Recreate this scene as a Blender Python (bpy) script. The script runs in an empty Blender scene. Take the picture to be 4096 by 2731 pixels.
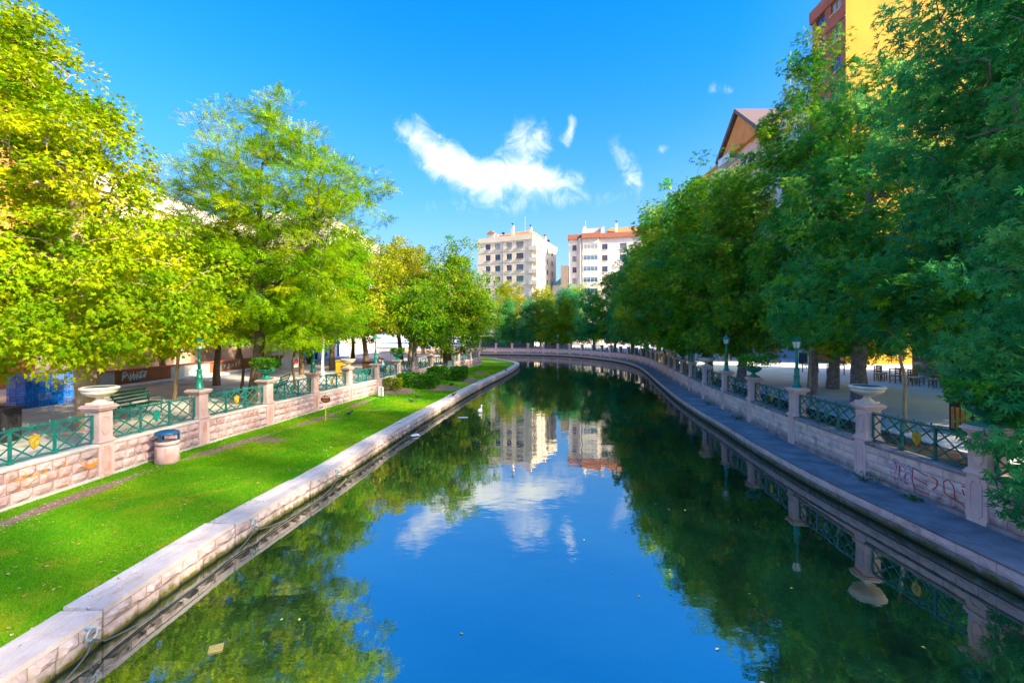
import bpy, math, random
import numpy as np
from mathutils import Vector, Matrix
from mathutils.bvhtree import BVHTree
R = math.radians
S = bpy.context.scene
COL = S.collection
random.seed(7)

# ------------------------------------------------------------------ camera
CAMZ = 4.25                                  # metres above the water
cam = bpy.data.cameras.new('camera'); camo = bpy.data.objects.new('camera', cam); COL.objects.link(camo)
camo.location = (0, 0, CAMZ); camo.rotation_euler = (R(90), 0, 0)
cam.lens = 16; cam.sensor_width = 36; cam.shift_y = -0.0072; cam.clip_end = 6000; cam.clip_start = .05
S.camera = camo

# ------------------------------------------------------------------ world, sun, exposure
SUN_EL, SUN_AZ = R(32), R(120)               # azimuth clockwise from +Y
W = bpy.data.worlds.new('World'); S.world = W; W.use_nodes = True
def sky_world():
    nt = W.node_tree; nt.nodes.clear(); N = nt.nodes.new; L = nt.links.new
    out = N('ShaderNodeOutputWorld'); bg = N('ShaderNodeBackground'); bg.inputs[1].default_value = .135
    sky = N('ShaderNodeTexSky'); sky.sky_type = 'NISHITA'; sky.sun_disc = False
    sky.sun_elevation = SUN_EL; sky.sun_rotation = SUN_AZ; sky.altitude = 200; sky.air_density = 1.0; sky.dust_density = 5; sky.ozone_density = 6
    hsv = N('ShaderNodeHueSaturation'); hsv.inputs['Saturation'].default_value = 1.5; hsv.inputs['Hue'].default_value = .507; hsv.inputs['Value'].default_value = 1.0
    gm = N('ShaderNodeGamma'); gm.inputs[1].default_value = .92; L(sky.outputs[0], gm.inputs[0]); L(gm.outputs[0], hsv.inputs['Color'])
    tc = N('ShaderNodeTexCoord'); sep = N('ShaderNodeSeparateXYZ'); L(tc.outputs['Generated'], sep.inputs[0])
    def M(op, a, b=None, c=None, clamp=False):
        n = N('ShaderNodeMath'); n.operation = op; n.use_clamp = clamp
        for i, v in enumerate((a, b, c)):
            if v is None: continue
            if isinstance(v, (int, float)): n.inputs[i].default_value = v
            else: L(v, n.inputs[i])
        return n.outputs[0]
    yy = M('MAXIMUM', sep.outputs['Y'], .02)
    u = M('DIVIDE', sep.outputs['X'], yy); v = M('DIVIDE', sep.outputs['Z'], yy)
    comb = N('ShaderNodeCombineXYZ'); L(u, comb.inputs[0]); L(v, comb.inputs[1])
    nz = N('ShaderNodeTexNoise'); nz.inputs['Scale'].default_value = 17; nz.inputs['Detail'].default_value = 10; nz.inputs['Roughness'].default_value = .66; nz.inputs['Distortion'].default_value = .8
    L(comb.outputs[0], nz.inputs['Vector'])
    # each puff of cloud: centre u, v, half sizes, tilt, weight
    puffs = [(-.225,.452,.036,.030,.4,.95),(-.185,.405,.045,.030,-.7,1.1),(-.120,.370,.075,.036,-.6,1.35),(-.02,.345,.12,.036,-.1,1.35),(.07,.345,.08,.026,-.1,.9),
             (.03,.42,.055,.05,.5,.72),(.075,.435,.05,.03,.2,.55),(.128,.45,.012,.04,-.2,.8),(.245,.39,.03,.05,.5,.62),(.265,.345,.02,.04,.2,.55),(.335,.408,.030,.012,.4,.42),
             (.445,.54,.030,.016,.3,.5),(.480,.533,.014,.012,0,.4),(-.05,.28,.2,.03,0,.42),(.2,.30,.16,.02,0,.25)]
    tot = None
    for (u0, v0, a, b, th, w) in puffs:
        du = M('SUBTRACT', u, u0); dv = M('SUBTRACT', v, v0)
        p = M('ADD', M('MULTIPLY', du, math.cos(th)/a), M('MULTIPLY', dv, math.sin(th)/a))
        q = M('SUBTRACT', M('MULTIPLY', dv, math.cos(th)/b), M('MULTIPLY', du, math.sin(th)/b))
        g = M('MULTIPLY', M('EXPONENT', M('MULTIPLY', M('ADD', M('MULTIPLY', p, p), M('MULTIPLY', q, q)), -1.0)), w)
        tot = g if tot is None else M('ADD', tot, g)
    front = M('GREATER_THAN', sep.outputs['Y'], .05)
    d = M('ADD', M('MULTIPLY', tot, 1.15), M('MULTIPLY', M('SUBTRACT', nz.outputs[0], .50), 3.7))
    d = M('MULTIPLY', d, M('MULTIPLY', tot, 2.2, clamp=True))
    mr = N('ShaderNodeMapRange'); mr.interpolation_type = 'SMOOTHSTEP'; L(d, mr.inputs[0]); mr.inputs[1].default_value = .12; mr.inputs[2].default_value = 2.5
    mask = M('MULTIPLY', mr.outputs[0], front)
    # pale haze that thickens towards the horizon all round
    zz = M('DIVIDE', sep.outputs['Z'], .30); hz = M('MULTIPLY', M('EXPONENT', M('MULTIPLY', M('MULTIPLY', zz, zz), -1.0)), .72)
    hm = N('ShaderNodeMix'); hm.data_type = 'RGBA'; L(hz, hm.inputs[0]); L(hsv.outputs[0], hm.inputs[6]); hm.inputs[7].default_value = (.98, 1.38, 1.62, 1)
    mix = N('ShaderNodeMix'); mix.data_type = 'RGBA'; L(mask, mix.inputs[0]); L(hm.outputs[2], mix.inputs[6]); mix.inputs[7].default_value = (2.75, 2.75, 2.75, 1)
    L(mix.outputs[2], bg.inputs[0]); L(bg.outputs[0], out.inputs[0])
sky_world()
sl = bpy.data.lights.new('sun', 'SUN'); sl.energy = 3.3; sl.angle = R(1.2); sl.color = (1, .84, .58)
so = bpy.data.objects.new('sun', sl); COL.objects.link(so); so.location = (60, -40, 60)
TO_SUN = Vector((math.sin(SUN_AZ)*math.cos(SUN_EL), math.cos(SUN_AZ)*math.cos(SUN_EL), math.sin(SUN_EL)))
so.rotation_euler = TO_SUN.to_track_quat('Z', 'Y').to_euler()
S.view_settings.view_transform = 'Standard'; S.view_settings.look = 'None'; S.view_settings.gamma = 1
S.view_settings.exposure = 2.15; S.view_settings.use_curve_mapping = False
S.render.engine = 'CYCLES'
cy = S.cycles; cy.max_bounces = 6; cy.diffuse_bounces = 4; cy.glossy_bounces = 3; cy.transmission_bounces = 3; cy.transparent_max_bounces = 4
cy.caustics_reflective = False; cy.caustics_refractive = False; cy.use_denoising = True; cy.denoiser = 'OPENIMAGEDENOISE'; cy.denoising_input_passes = 'RGB_ALBEDO_NORMAL'; cy.denoising_prefilter = 'NONE'
cy.sample_clamp_indirect = 4

# ------------------------------------------------------------------ materials
MAT = {}
def pmat(name, c1, c2=None, scale=4., rough=.8, bump=0., bscale=40., spec=.3, metal=0., rnd=0., stain=None, moss=False, ior=None, streak=False, foot=None):
    if name in MAT: return MAT[name]
    m = bpy.data.materials.new(name); m.use_nodes = True; nt = m.node_tree; N = nt.nodes.new; L = nt.links.new
    b = nt.nodes['Principled BSDF']; b.inputs['Roughness'].default_value = rough; b.inputs['Metallic'].default_value = metal
    b.inputs['Specular IOR Level'].default_value = spec
    tc = N('ShaderNodeTexCoord'); geo = N('ShaderNodeNewGeometry')
    def mix(f, a, bb):
        n = N('ShaderNodeMix'); n.data_type = 'RGBA'
        for s, x in ((0, f), (6, a), (7, bb)):
            if isinstance(x, (tuple, list)): n.inputs[s].default_value = (*x[:3], 1)
            elif isinstance(x, (int, float)): n.inputs[s].default_value = x
            else: L(x, n.inputs[s])
        return n.outputs[2]
    def noise(sc, det=5, vec=None, rgh=.55):
        n = N('ShaderNodeTexNoise'); n.inputs['Scale'].default_value = sc; n.inputs['Detail'].default_value = det; n.inputs['Roughness'].default_value = rgh
        L(vec or geo.outputs['Position'], n.inputs['Vector']); return n.outputs[0]
    def rng_(x, a, bb, c=0, d=1):
        n = N('ShaderNodeMapRange'); L(x, n.inputs[0]); n.inputs[1].default_value = a; n.inputs[2].default_value = bb; n.inputs[3].default_value = c; n.inputs[4].default_value = d; return n.outputs[0]
    col = None
    if c2 is not None: col = mix(rng_(noise(scale), .34, .66), c1, c2)
    if stain is not None:
        (sc, lo, hi, scol) = stain
        vec = None
        if streak:
            mp = N('ShaderNodeMapping'); mp.inputs['Scale'].default_value = (1, 1, .22); L(geo.outputs['Position'], mp.inputs[0]); vec = mp.outputs[0]
        col = mix(rng_(noise(sc, 7, vec, .65), lo, hi), col if col is not None else c1, scol)
    if rnd:
        oi = N('ShaderNodeObjectInfo'); h = N('ShaderNodeHueSaturation'); L(rng_(oi.outputs['Random'], 0, 1, 1-rnd, 1+rnd), h.inputs['Value'])
        wn = N('ShaderNodeTexWhiteNoise'); wn.noise_dimensions = '1D'; L(oi.outputs['Random'], wn.inputs['W']); L(rng_(wn.outputs[0], 0, 1, 1-rnd, 1+rnd), h.inputs['Saturation'])
        if col is not None: L(col, h.inputs['Color'])
        else: h.inputs['Color'].default_value = (*c1, 1)
        col = h.outputs[0]
    if moss:                                    # slime that grows just above the water line
        sp = N('ShaderNodeSeparateXYZ'); L(geo.outputs['Position'], sp.inputs[0])
        ad = N('ShaderNodeMath'); ad.operation = 'MULTIPLY_ADD'; L(noise(7, 6), ad.inputs[0]); ad.inputs[1].default_value = .26; L(sp.outputs['Z'], ad.inputs[2])
        col = mix(rng_(ad.outputs[0], .20, .29, 1, 0), col if col is not None else c1, (.10, .10, .012))
        col = mix(rng_(sp.outputs['Z'], .02, .055, 1, 0), col, (.012, .014, .008))
    if foot:                                    # damp grime that climbs unevenly from the foot of the wall
        sp = N('ShaderNodeSeparateXYZ'); L(geo.outputs['Position'], sp.inputs[0])
        ad = N('ShaderNodeMath'); ad.operation = 'MULTIPLY_ADD'; L(noise(3.5, 7), ad.inputs[0]); ad.inputs[1].default_value = -.55; L(sp.outputs['Z'], ad.inputs[2])
        col = mix(rng_(ad.outputs[0], foot[0]-.30, foot[1]-.32, .8, 0), col if col is not None else c1, foot[2])
    if col is not None: L(col, b.inputs['Base Color'])
    else: b.inputs['Base Color'].default_value = (*c1, 1)
    if bump:
        bp = N('ShaderNodeBump'); bp.inputs['Strength'].default_value = bump; bp.inputs['Distance'].default_value = .02
        L(noise(bscale, 8, None, .65), bp.inputs['Height']); L(bp.outputs[0], b.inputs['Normal'])
    MAT[name] = m; return m

def leafmat(name, dark, mid, light, trans=.38):
    if name in MAT: return MAT[name]
    m = bpy.data.materials.new(name); m.use_nodes = True; nt = m.node_tree; N = nt.nodes.new; L = nt.links.new
    b = nt.nodes['Principled BSDF']; out = nt.nodes['Material Output']
    at = N('ShaderNodeAttribute'); at.attribute_name = 'rnd'
    oi = N('ShaderNodeObjectInfo')
    ra = N('ShaderNodeValToRGB'); e = ra.color_ramp.elements; e[0].color = (*dark, 1); e[1].color = (*light, 1); e[1].position = 1.0; k = ra.color_ramp.elements.new(.55); k.color = (*mid, 1)
    L(at.outputs['Fac'], ra.inputs[0])
    h = N('ShaderNodeHueSaturation'); L(ra.outputs[0], h.inputs['Color'])
    mr = N('ShaderNodeMapRange'); L(oi.outputs['Random'], mr.inputs[0]); mr.inputs[3].default_value = .485; mr.inputs[4].default_value = .512; L(mr.outputs[0], h.inputs['Hue'])
    L(h.outputs[0], b.inputs['Base Color']); b.inputs['Roughness'].default_value = .6; b.inputs['Specular IOR Level'].default_value = .08
    tr = N('ShaderNodeBsdfTranslucent'); h2 = N('ShaderNodeHueSaturation'); h2.inputs['Value'].default_value = 1.35; h2.inputs['Hue'].default_value = .487; L(h.outputs[0], h2.inputs['Color']); L(h2.outputs[0], tr.inputs[0])
    ms = N('ShaderNodeMixShader'); ms.inputs[0].default_value = trans; L(b.outputs[0], ms.inputs[1]); L(tr.outputs[0], ms.inputs[2]); L(ms.outputs[0], out.inputs[0])
    MAT[name] = m; return m

STONE = pmat('pink_stone', (.40,.26,.245), (.54,.385,.37), 2.2, .85, .55, 22, .25, rnd=.16, stain=(1.7,.55,.74,(.40,.20,.15)))
STONE_PALE = pmat('pale_pink_stone', (.82,.55,.44), (.88,.65,.54), 1.8, .85, .55, 26, .25, rnd=.10, stain=(2.6,.50,.72,(.46,.31,.27)), foot=(.50,.84,(.12,.10,.10)))
PILLAR = pmat('dressed_pink_stone', (.48,.31,.28), (.58,.41,.38), 1.6, .8, .25, 45, .25, rnd=.06, stain=(1.4,.55,.8,(.46,.20,.15)), streak=True)
PILLAR_R = pmat('brightened_dressed_stone', (.76,.48,.40), (.84,.58,.50), 1.6, .8, .25, 45, .25, rnd=.06, stain=(1.4,.55,.8,(.56,.30,.24)), streak=True)  # the pillar stone again, coloured brighter to offset the shade on the right bank
PANELRED = pmat('red_stone_panel', (.48,.24,.19), (.60,.40,.35), 2.5, .8, .25, 45, .25, streak=True, stain=(2.5,.5,.8,(.40,.14,.10)))
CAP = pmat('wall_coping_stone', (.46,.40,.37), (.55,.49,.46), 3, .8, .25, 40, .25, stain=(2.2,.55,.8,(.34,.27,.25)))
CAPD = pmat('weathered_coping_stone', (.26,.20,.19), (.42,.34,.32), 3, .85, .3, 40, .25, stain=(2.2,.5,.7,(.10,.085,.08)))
KSLAB = pmat('kerb_slab_stone', (.46,.41,.39), (.56,.50,.48), 4, .85, .4, 50, .2, rnd=.12, stain=(2.0,.52,.74,(.34,.25,.22)))
KFACE = pmat('kerb_rock_stone', (.36,.27,.25), (.54,.43,.40), 5, .85, .9, 25, .25, rnd=.16, stain=(2.2,.56,.74,(.26,.18,.17)), moss=True)
KFACE_R = pmat('kerb_pink_stone', (.72,.50,.44), (.82,.62,.55), 3, .85, .6, 25, .25, rnd=.10, stain=(3.5,.56,.74,(.36,.26,.26)), moss=True)
KLOW = pmat('kerb_footing', (.20,.18,.19), (.32,.29,.30), 3, .8, .4, 30, .3, rnd=.1, moss=True)
MORTAR = pmat('mortar', (.20,.16,.15), (.28,.23,.22), 5, .9)
WALK = pmat('dark_walkway', (.17,.165,.175), (.30,.285,.295), 1.5, .75, .5, 60, .3, stain=(1.2,.5,.75,(.11,.11,.12)))
GREENM = pmat('green_painted_iron', (.004,.105,.085), (.006,.15,.12), 6, .35, .05, 60, .5, rnd=.08)
GREENL = pmat('green_painted_cast_iron', (.006,.19,.13), (.008,.24,.16), 6, .35, .05, 60, .5)
GOLD = pmat('gold_paint', (.46,.30,.03), (.60,.40,.06), 8, .38, .1, 50, .5, metal=.35)
CREAM = pmat('cream_cast_stone', (.68,.56,.42), (.80,.70,.56), 3, .75, .2, 40, .3, stain=(2.5,.6,.8,(.42,.26,.17)))
LAMPGLASS = pmat('frosted_lamp_glass', (.82,.78,.66), None, rough=.35, spec=.5)
SOIL = pmat('soil', (.055,.040,.032), (.10,.07,.055), 5, .95, .6, 30, .1, stain=(9,.62,.7,(.10,.12,.03)))
PAVE_L = pmat('asphalt_promenade', (.36,.34,.33), (.46,.44,.43), .7, .85, .35, 90, .3, stain=(.5,.55,.75,(.20,.195,.20)))
PAVE_R = pmat('grey_pavement', (.54,.55,.57), (.62,.63,.65), .6, .85, .08, 90, .3, stain=(.45,.5,.8,(.48,.48,.50)))
PAVE_K = pmat('pale_kerbstone', (.55,.51,.47), (.66,.62,.58), 2, .8, .2, 40, .3, rnd=.1)
BARK = pmat('bark', (.10,.07,.045), (.19,.135,.085), 7, .9, .9, 26, .15, rnd=.1)
BARKL = pmat('pale_bark', (.30,.20,.10), (.42,.30,.16), 6, .9, .7, 26, .15, rnd=.08)
BARKG = pmat('grey_bark', (.15,.13,.13), (.27,.24,.24), 6, .9, .8, 26, .15)
LIMEW = pmat('whitewashed_bark', (.60,.58,.54), (.74,.72,.68), 7, .9, .8, 22, .15, stain=(5,.58,.72,(.28,.23,.17)))
BLACKM = pmat('black_metal', (.012,.013,.016), (.022,.022,.026), 4, .4, .1, 40, .5)
WOODO = pmat('orange_wood', (.34,.15,.035), (.46,.22,.06), 9, .5, .1, 40, .4, rnd=.1)
WHITE = pmat('white_paint', (.80,.80,.79), (.72,.72,.71), 2, .6)
def flat(name, c, rough=.6, **k): return pmat(name, c, tuple(min(1, x*1.18+.004) for x in c), 5, rough, **k)

def glassmat():
    m = bpy.data.materials.new('window_glass'); m.use_nodes = True; nt = m.node_tree; N = nt.nodes.new; L = nt.links.new
    b = nt.nodes['Principled BSDF']; b.inputs['Roughness'].default_value = .06; b.inputs['Specular IOR Level'].default_value = .9
    oi = N('ShaderNodeObjectInfo'); ra = N('ShaderNodeValToRGB'); ra.color_ramp.interpolation = 'CONSTANT'; cr = ra.color_ramp
    cols = [(0,(.02,.05,.10)),(.22,(.05,.09,.15)),(.4,(.30,.28,.26)),(.55,(.03,.06,.10)),(.68,(.42,.36,.30)),(.8,(.10,.16,.22)),(.93,(.02,.20,.13))]
    cr.elements[0].color = (*cols[0][1],1); cr.elements[1].position = cols[1][0]; cr.elements[1].color = (*cols[1][1],1)
    for p, c in cols[2:]: e = cr.elements.new(p); e.color = (*c, 1)
    L(oi.outputs['Random'], ra.inputs[0]); L(ra.outputs[0], b.inputs['Base Color']); return m
GLASS = glassmat()

# ------------------------------------------------------------------ mesh helpers
class MB:
    def __init__(s): s.v = []; s.f = []
    def add(s, V, F):
        o = len(s.v); s.v.extend(tuple(map(float, p)) for p in V); s.f.extend(tuple(i+o for i in f) for f in F); return s
    def box(s, c, d, rz=0., ch=0.):
        x, y, z = d[0]/2, d[1]/2, d[2]/2; ca, sa = math.cos(rz), math.sin(rz)
        if ch > 0:
            ch = min(ch, x*.8, y*.8, z*.8); V = []
            for (hx, hy, zz) in ((x-ch,y-ch,-z),(x,y,-z+ch),(x,y,z-ch),(x-ch,y-ch,z)):
                for (a, b) in ((-1,-1),(1,-1),(1,1),(-1,1)): V.append((a*hx, b*hy, zz))
            F = [(3,2,1,0),(12,13,14,15)]
            for k in range(3):
                for i in range(4): j = (i+1)%4; F.append((k*4+i, k*4+j, k*4+4+j, k*4+4+i))
        else:
            V = [(a*x,b*y,e*z) for e in (-1,1) for (a,b) in ((-1,-1),(1,-1),(1,1),(-1,1))]
            F = [(3,2,1,0),(4,5,6,7),(0,1,5,4),(1,2,6,5),(2,3,7,6),(3,0,4,7)]
        return s.add([(c[0]+p[0]*ca-p[1]*sa, c[1]+p[0]*sa+p[1]*ca, c[2]+p[2]) for p in V], F)
    def bar(s, p, q, w, d=None, up=(0,0,1)):
        d = d or w; p = Vector(p); q = Vector(q); t = (q-p).normalized(); a = t.cross(Vector(up))
        if a.length < 1e-4: a = t.cross(Vector((1,0,0)))
        a.normalize(); b = a.cross(t).normalized(); V = []
        for e in (p, q):
            for (i, j) in ((-1,-1),(1,-1),(1,1),(-1,1)): V.append(e + a*(i*w/2) + b*(j*d/2))
        return s.add(V, [(3,2,1,0),(4,5,6,7),(0,1,5,4),(1,2,6,5),(2,3,7,6),(3,0,4,7)])
    def tube(s, pts, rad, n=8, cap=True):
        pts = [Vector(p) for p in pts]
        if not hasattr(rad, '__len__'): rad = [rad]*len(pts)
        V = []; F = []; ref = None
        for i, p in enumerate(pts):
            t = (pts[min(i+1,len(pts)-1)] - pts[max(i-1,0)]).normalized()
            if ref is None: ref = Vector((0,0,1)) if abs(t.z) < .9 else Vector((1,0,0))
            a = t.cross(ref)
            if a.length < 1e-5: a = t.cross(Vector((0,1,0)))
            a.normalize(); b = a.cross(t).normalized(); ref = -b if False else ref
            for k in range(n):
                th = 2*math.pi*k/n; V.append(p + (a*math.cos(th) + b*math.sin(th))*rad[i])
        for i in range(len(pts)-1):
            for k in range(n): F.append((i*n+k, i*n+(k+1)%n, (i+1)*n+(k+1)%n, (i+1)*n+k))
        if cap: F += [tuple(range(n))[::-1], tuple(range((len(pts)-1)*n, len(pts)*n))]
        return s.add(V, [f[::-1] for f in F])
    def lathe(s, prof, n=24, c=(0,0,0), sq=None):
        V = []; F = []
        for (r, z) in prof:
            for k in range(n):
                th = 2*math.pi*(k+.5)/n; m = 1.0
                V.append((c[0]+r*math.cos(th)*m, c[1]+r*math.sin(th)*m, c[2]+z))
        for i in range(len(prof)-1):
            for k in range(n): F.append((i*n+k, i*n+(k+1)%n, (i+1)*n+(k+1)%n, (i+1)*n+k))
        F += [tuple(range(n))[::-1], tuple(range((len(prof)-1)*n, len(prof)*n))]
        return s.add(V, F)
    def prism(s, poly, y0, y1):
        """polygon in the x z plane, extruded along y from y0 (front) to y1"""
        n = len(poly); V = [(x, y0, z) for x, z in poly] + [(x, y1, z) for x, z in poly]
        return s.add(V, [tuple(range(n)), tuple(range(n, 2*n))[::-1]] + [(i, i+n, (i+1)%n+n, (i+1)%n) for i in range(n)])
    def mesh(s, name, mat, smooth=False):
        me = bpy.data.meshes.new(name); me.from_pydata(s.v, [], s.f); me.update()
        if mat: me.materials.append(mat)
        if smooth: me.polygons.foreach_set('use_smooth', [True]*len(me.polygons))
        return me
    def build(s, name, mat, parent=None, smooth=False, loc=None, rz=0.):
        return link(name, s.mesh(name, mat, smooth), parent, loc, rz)
def link(name, me, parent=None, loc=None, rz=0., sc=None):
    o = bpy.data.objects.new(name, me); COL.objects.link(o)
    if parent is not None: o.parent = parent
    if loc is not None: o.location = loc
    if rz: o.rotation_euler.z = rz
    if sc is not None: o.scale = sc
    return o
def npmesh(name, V, F, mat, rnd=None, smooth=False):
    V = np.asarray(V, np.float32); F = np.asarray(F, np.int32); k = F.shape[1]
    me = bpy.data.meshes.new(name); me.vertices.add(len(V)); me.vertices.foreach_set('co', V.ravel())
    me.loops.add(F.size); me.loops.foreach_set('vertex_index', F.ravel()); me.polygons.add(len(F))
    me.polygons.foreach_set('loop_start', np.arange(0, F.size, k, dtype=np.int32)); me.polygons.foreach_set('loop_total', np.full(len(F), k, np.int32))
    if smooth: me.polygons.foreach_set('use_smooth', np.ones(len(F), bool))
    me.update(calc_edges=True)
    if rnd is not None:
        a = me.attributes.new('rnd', 'FLOAT', 'FACE'); a.data.foreach_set('value', np.asarray(rnd, np.float32))
    if mat: me.materials.append(mat)
    return me
def tag(o, label=None, cat=None, group=None, kind=None):
    for k, v in (('label', label), ('category', cat), ('group', group), ('kind', kind)):
        if v: o[k] = v
    return o
def thing(name, label, cat, loc=(0,0,0), rz=0., group=None):
    o = bpy.data.objects.new(name, None); COL.objects.link(o); o.location = loc; o.rotation_euler.z = rz; o.empty_display_size = .2
    return tag(o, label, cat, group)
KIDS = {}
def copy_tree(o, parent=None):
    c = o.copy(); COL.objects.link(c); c.parent = parent
    for ch in list(o.children): copy_tree(ch, c)
    return c
def struct(o): o['kind'] = 'structure'; return o
ORD = ['nearest','second','third','fourth','fifth','sixth','seventh','eighth','ninth','tenth','eleventh','twelfth','thirteenth','fourteenth','fifteenth','sixteenth','seventeenth','eighteenth','nineteenth','twentieth',
       'twenty-first','twenty-second','twenty-third','twenty-fourth','twenty-fifth','twenty-sixth','twenty-seventh','twenty-eighth','twenty-ninth','thirtieth','thirty-first','thirty-second','thirty-third','thirty-fourth']

class Path:
    def __init__(s, pts, step=.2):
        P = [np.array(p, float) for p in pts]; P = [2*P[0]-P[1]] + P + [2*P[-1]-P[-2]]; out = []
        for i in range(1, len(P)-2):
            n = max(2, int(np.linalg.norm(P[i+1]-P[i])/step)); a, b, c, d = P[i-1:i+3]
            for k in range(n):
                t = k/n; out.append(.5*((2*b)+(c-a)*t+(2*a-5*b+4*c-d)*t*t+(3*b-a-3*c+d)*t**3))
        out.append(P[-2]); s.p = np.array(out); s.s = np.r_[0, np.cumsum(np.linalg.norm(np.diff(s.p, axis=0), axis=1))]; s.L = s.s[-1]
    def at(s, x): return np.array([np.interp(x, s.s, s.p[:,0]), np.interp(x, s.s, s.p[:,1])])
    def tan(s, x):
        t = s.at(min(x+.3, s.L)) - s.at(max(x-.3, 0)); return t/np.linalg.norm(t)
    def s_of_y(s, y): return s.s[int(np.argmax(s.p[:,1] >= y))]
    def off(s, d):      # points moved to the right of the direction of travel
        t = np.gradient(s.p, axis=0); t /= np.linalg.norm(t, axis=1)[:,None]; return s.p + d*np.c_[t[:,1], -t[:,0]]
def frame(path, s, rev):
    p = path.at(s); t = path.tan(s)*(-1 if rev else 1); return p, math.atan2(t[1], t[0]), np.array([t[1], -t[0]])   # point, angle, normal to the canal
# ------------------------------------------------------------------ the canal: bank lines seen from above (metres, y away from the camera)
KL = Path([(-5.4,-30),(-5.55,-6),(-5.62,0),(-5.62,6),(-5.52,9),(-5.1,12.7),(-4.37,20),(-2.65,33.4),(-.75,45),(.72,56),(.75,61.5),(-.8,66.5),(-5.2,74.5),(-16,80),(-40,83),(-90,85)])
WL = Path([(-10.9,-30),(-10.95,-6),(-10.95,0),(-10.9,6),(-10.86,9),(-10.8,12.1),(-10.5,15.5),(-10.0,18.8),(-9.55,22.2),(-9.05,25.5),(-8.5,28.9),(-8.1,32.9),(-7.7,36.8),(-7.05,40.4),(-5.6,48),(-4.0,56.2),(-4.6,60),(-9,64.5),(-18,68),(-40,70),(-90,72)])
WR = Path([(9.2,-30),(9.3,-6),(9.4,2),(9.45,9.24),(9.5,12.4),(9.83,16.0),(10.35,19.85),(10.75,23.2),(11.3,26.9),(12.0,30.8),(13.6,39),(15.2,47),(16.7,56),(17.2,64),(16.65,70.6),(15.9,73.8),(14.9,77.6),(13.6,81.5),(11.9,84.6),(10,87.5),(7.9,89.6),(5.6,91.2),(2.8,92.4),(0,93.2),(-8,94.6),(-30,97),(-90,100)])
KR = Path(WR.off(-1.22)[::4])
ZK, ZW, ZC, ZP = .46, .42, 1.38, 1.26        # left kerb top, right walkway, wall coping top, promenades

def sweep(path, prof, s0, s1, step, rev, name, mat, parent=None, org=(0,0,0), closed=True):
    n = max(2, int((s1-s0)/step)); V = []; F = []; m = len(prof)
    for i in range(n+1):
        p, a, nn = frame(path, s0+(s1-s0)*i/n, rev)
        for (o, z) in prof: V.append((p[0]+nn[0]*o-org[0], p[1]+nn[1]*o-org[1], z-org[2]))
    for i in range(n):
        for j in range(m if closed else m-1): F.append((i*m+j, (i+1)*m+j, (i+1)*m+(j+1)%m, i*m+(j+1)%m))
    if closed: F += [tuple(range(m)), tuple(range(n*m, n*m+m))[::-1]]
    mb = MB(); mb.add(V, F); return mb.build(name, mat, parent)

def water_mat():
    m = bpy.data.materials.new('canal_water'); m.use_nodes = True; nt = m.node_tree; N = nt.nodes.new; L = nt.links.new; nt.nodes.clear()
    out = N('ShaderNodeOutputMaterial'); d = N('ShaderNodeBsdfDiffuse'); d.inputs[0].default_value = (.004,.020,.012,1)
    g = N('ShaderNodeBsdfGlossy'); g.inputs['Roughness'].default_value = .012; g.inputs[0].default_value = (.95,1,.98,1)
    fr = N('ShaderNodeFresnel'); fr.inputs[0].default_value = 6.0
    geo = N('ShaderNodeNewGeometry')
    def nz(sx, sy, sc, det):
        mp = N('ShaderNodeMapping'); mp.inputs['Scale'].default_value = (sx, sy, 1); L(geo.outputs['Position'], mp.inputs[0])
        n = N('ShaderNodeTexNoise'); n.inputs['Scale'].default_value = sc; n.inputs['Detail'].default_value = det; n.inputs['Roughness'].default_value = .5; L(mp.outputs[0], n.inputs[0]); return n.outputs[0]
    a = N('ShaderNodeMath'); a.operation = 'MULTIPLY_ADD'; L(nz(1,1.3,1.1,2), a.inputs[0]); a.inputs[1].default_value = 1.0
    b2 = N('ShaderNodeMath'); b2.operation = 'MULTIPLY'; L(nz(1,1.6,5.5,3), b2.inputs[0]); b2.inputs[1].default_value = .16; L(b2.outputs[0], a.inputs[2])
    # patches of breeze: the ripples are stronger in some places than in others
    pt = N('ShaderNodeMapRange'); L(nz(1,1,.16,2), pt.inputs[0]); pt.inputs[1].default_value = .35; pt.inputs[2].default_value = .65; pt.inputs[3].default_value = .2; pt.inputs[4].default_value = 1.25
    mu = N('ShaderNodeMath'); mu.operation = 'MULTIPLY'; L(a.outputs[0], mu.inputs[0]); L(pt.outputs[0], mu.inputs[1])
    bp = N('ShaderNodeBump'); bp.inputs['Strength'].default_value = .10; bp.inputs['Distance'].default_value = .06; L(mu.outputs[0], bp.inputs['Height'])
    for s in (g, fr, d): L(bp.outputs[0], s.inputs['Normal'])
    mx = N('ShaderNodeMixShader'); L(fr.outputs[0], mx.inputs[0]); L(d.outputs[0], mx.inputs[1]); L(g.outputs[0], mx.inputs[2]); L(mx.outputs[0], out.inputs[0]); return m
wm = MB(); wm.add([(-200,-60,0),(60,-60,0),(60,130,0),(-200,130,0)], [(0,1,2,3)]); struct(wm.build('water', water_mat()))

# ground sheets: left and right of the canal
def sheet(name, pts, z, mat):
    mb = MB(); mb.add([(x, y, z) for x, y in pts], [tuple(range(len(pts)))]); return struct(mb.build(name, mat))
wl = WL.off(-.15)[::8]; wr = WR.off(.15)[::8]
sheet('ground_left', [tuple(p) for p in wl] + [(-2500,72),(-2500,-60),(-90,-60),(-11,-60)], ZP, PAVE_L)
sheet('ground_right', [tuple(p) for p in wr] + [(-2500,100),(-2500,3000),(2500,3000),(2500,-60),(9.3,-60)], ZP-.004, PAVE_R)

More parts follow.
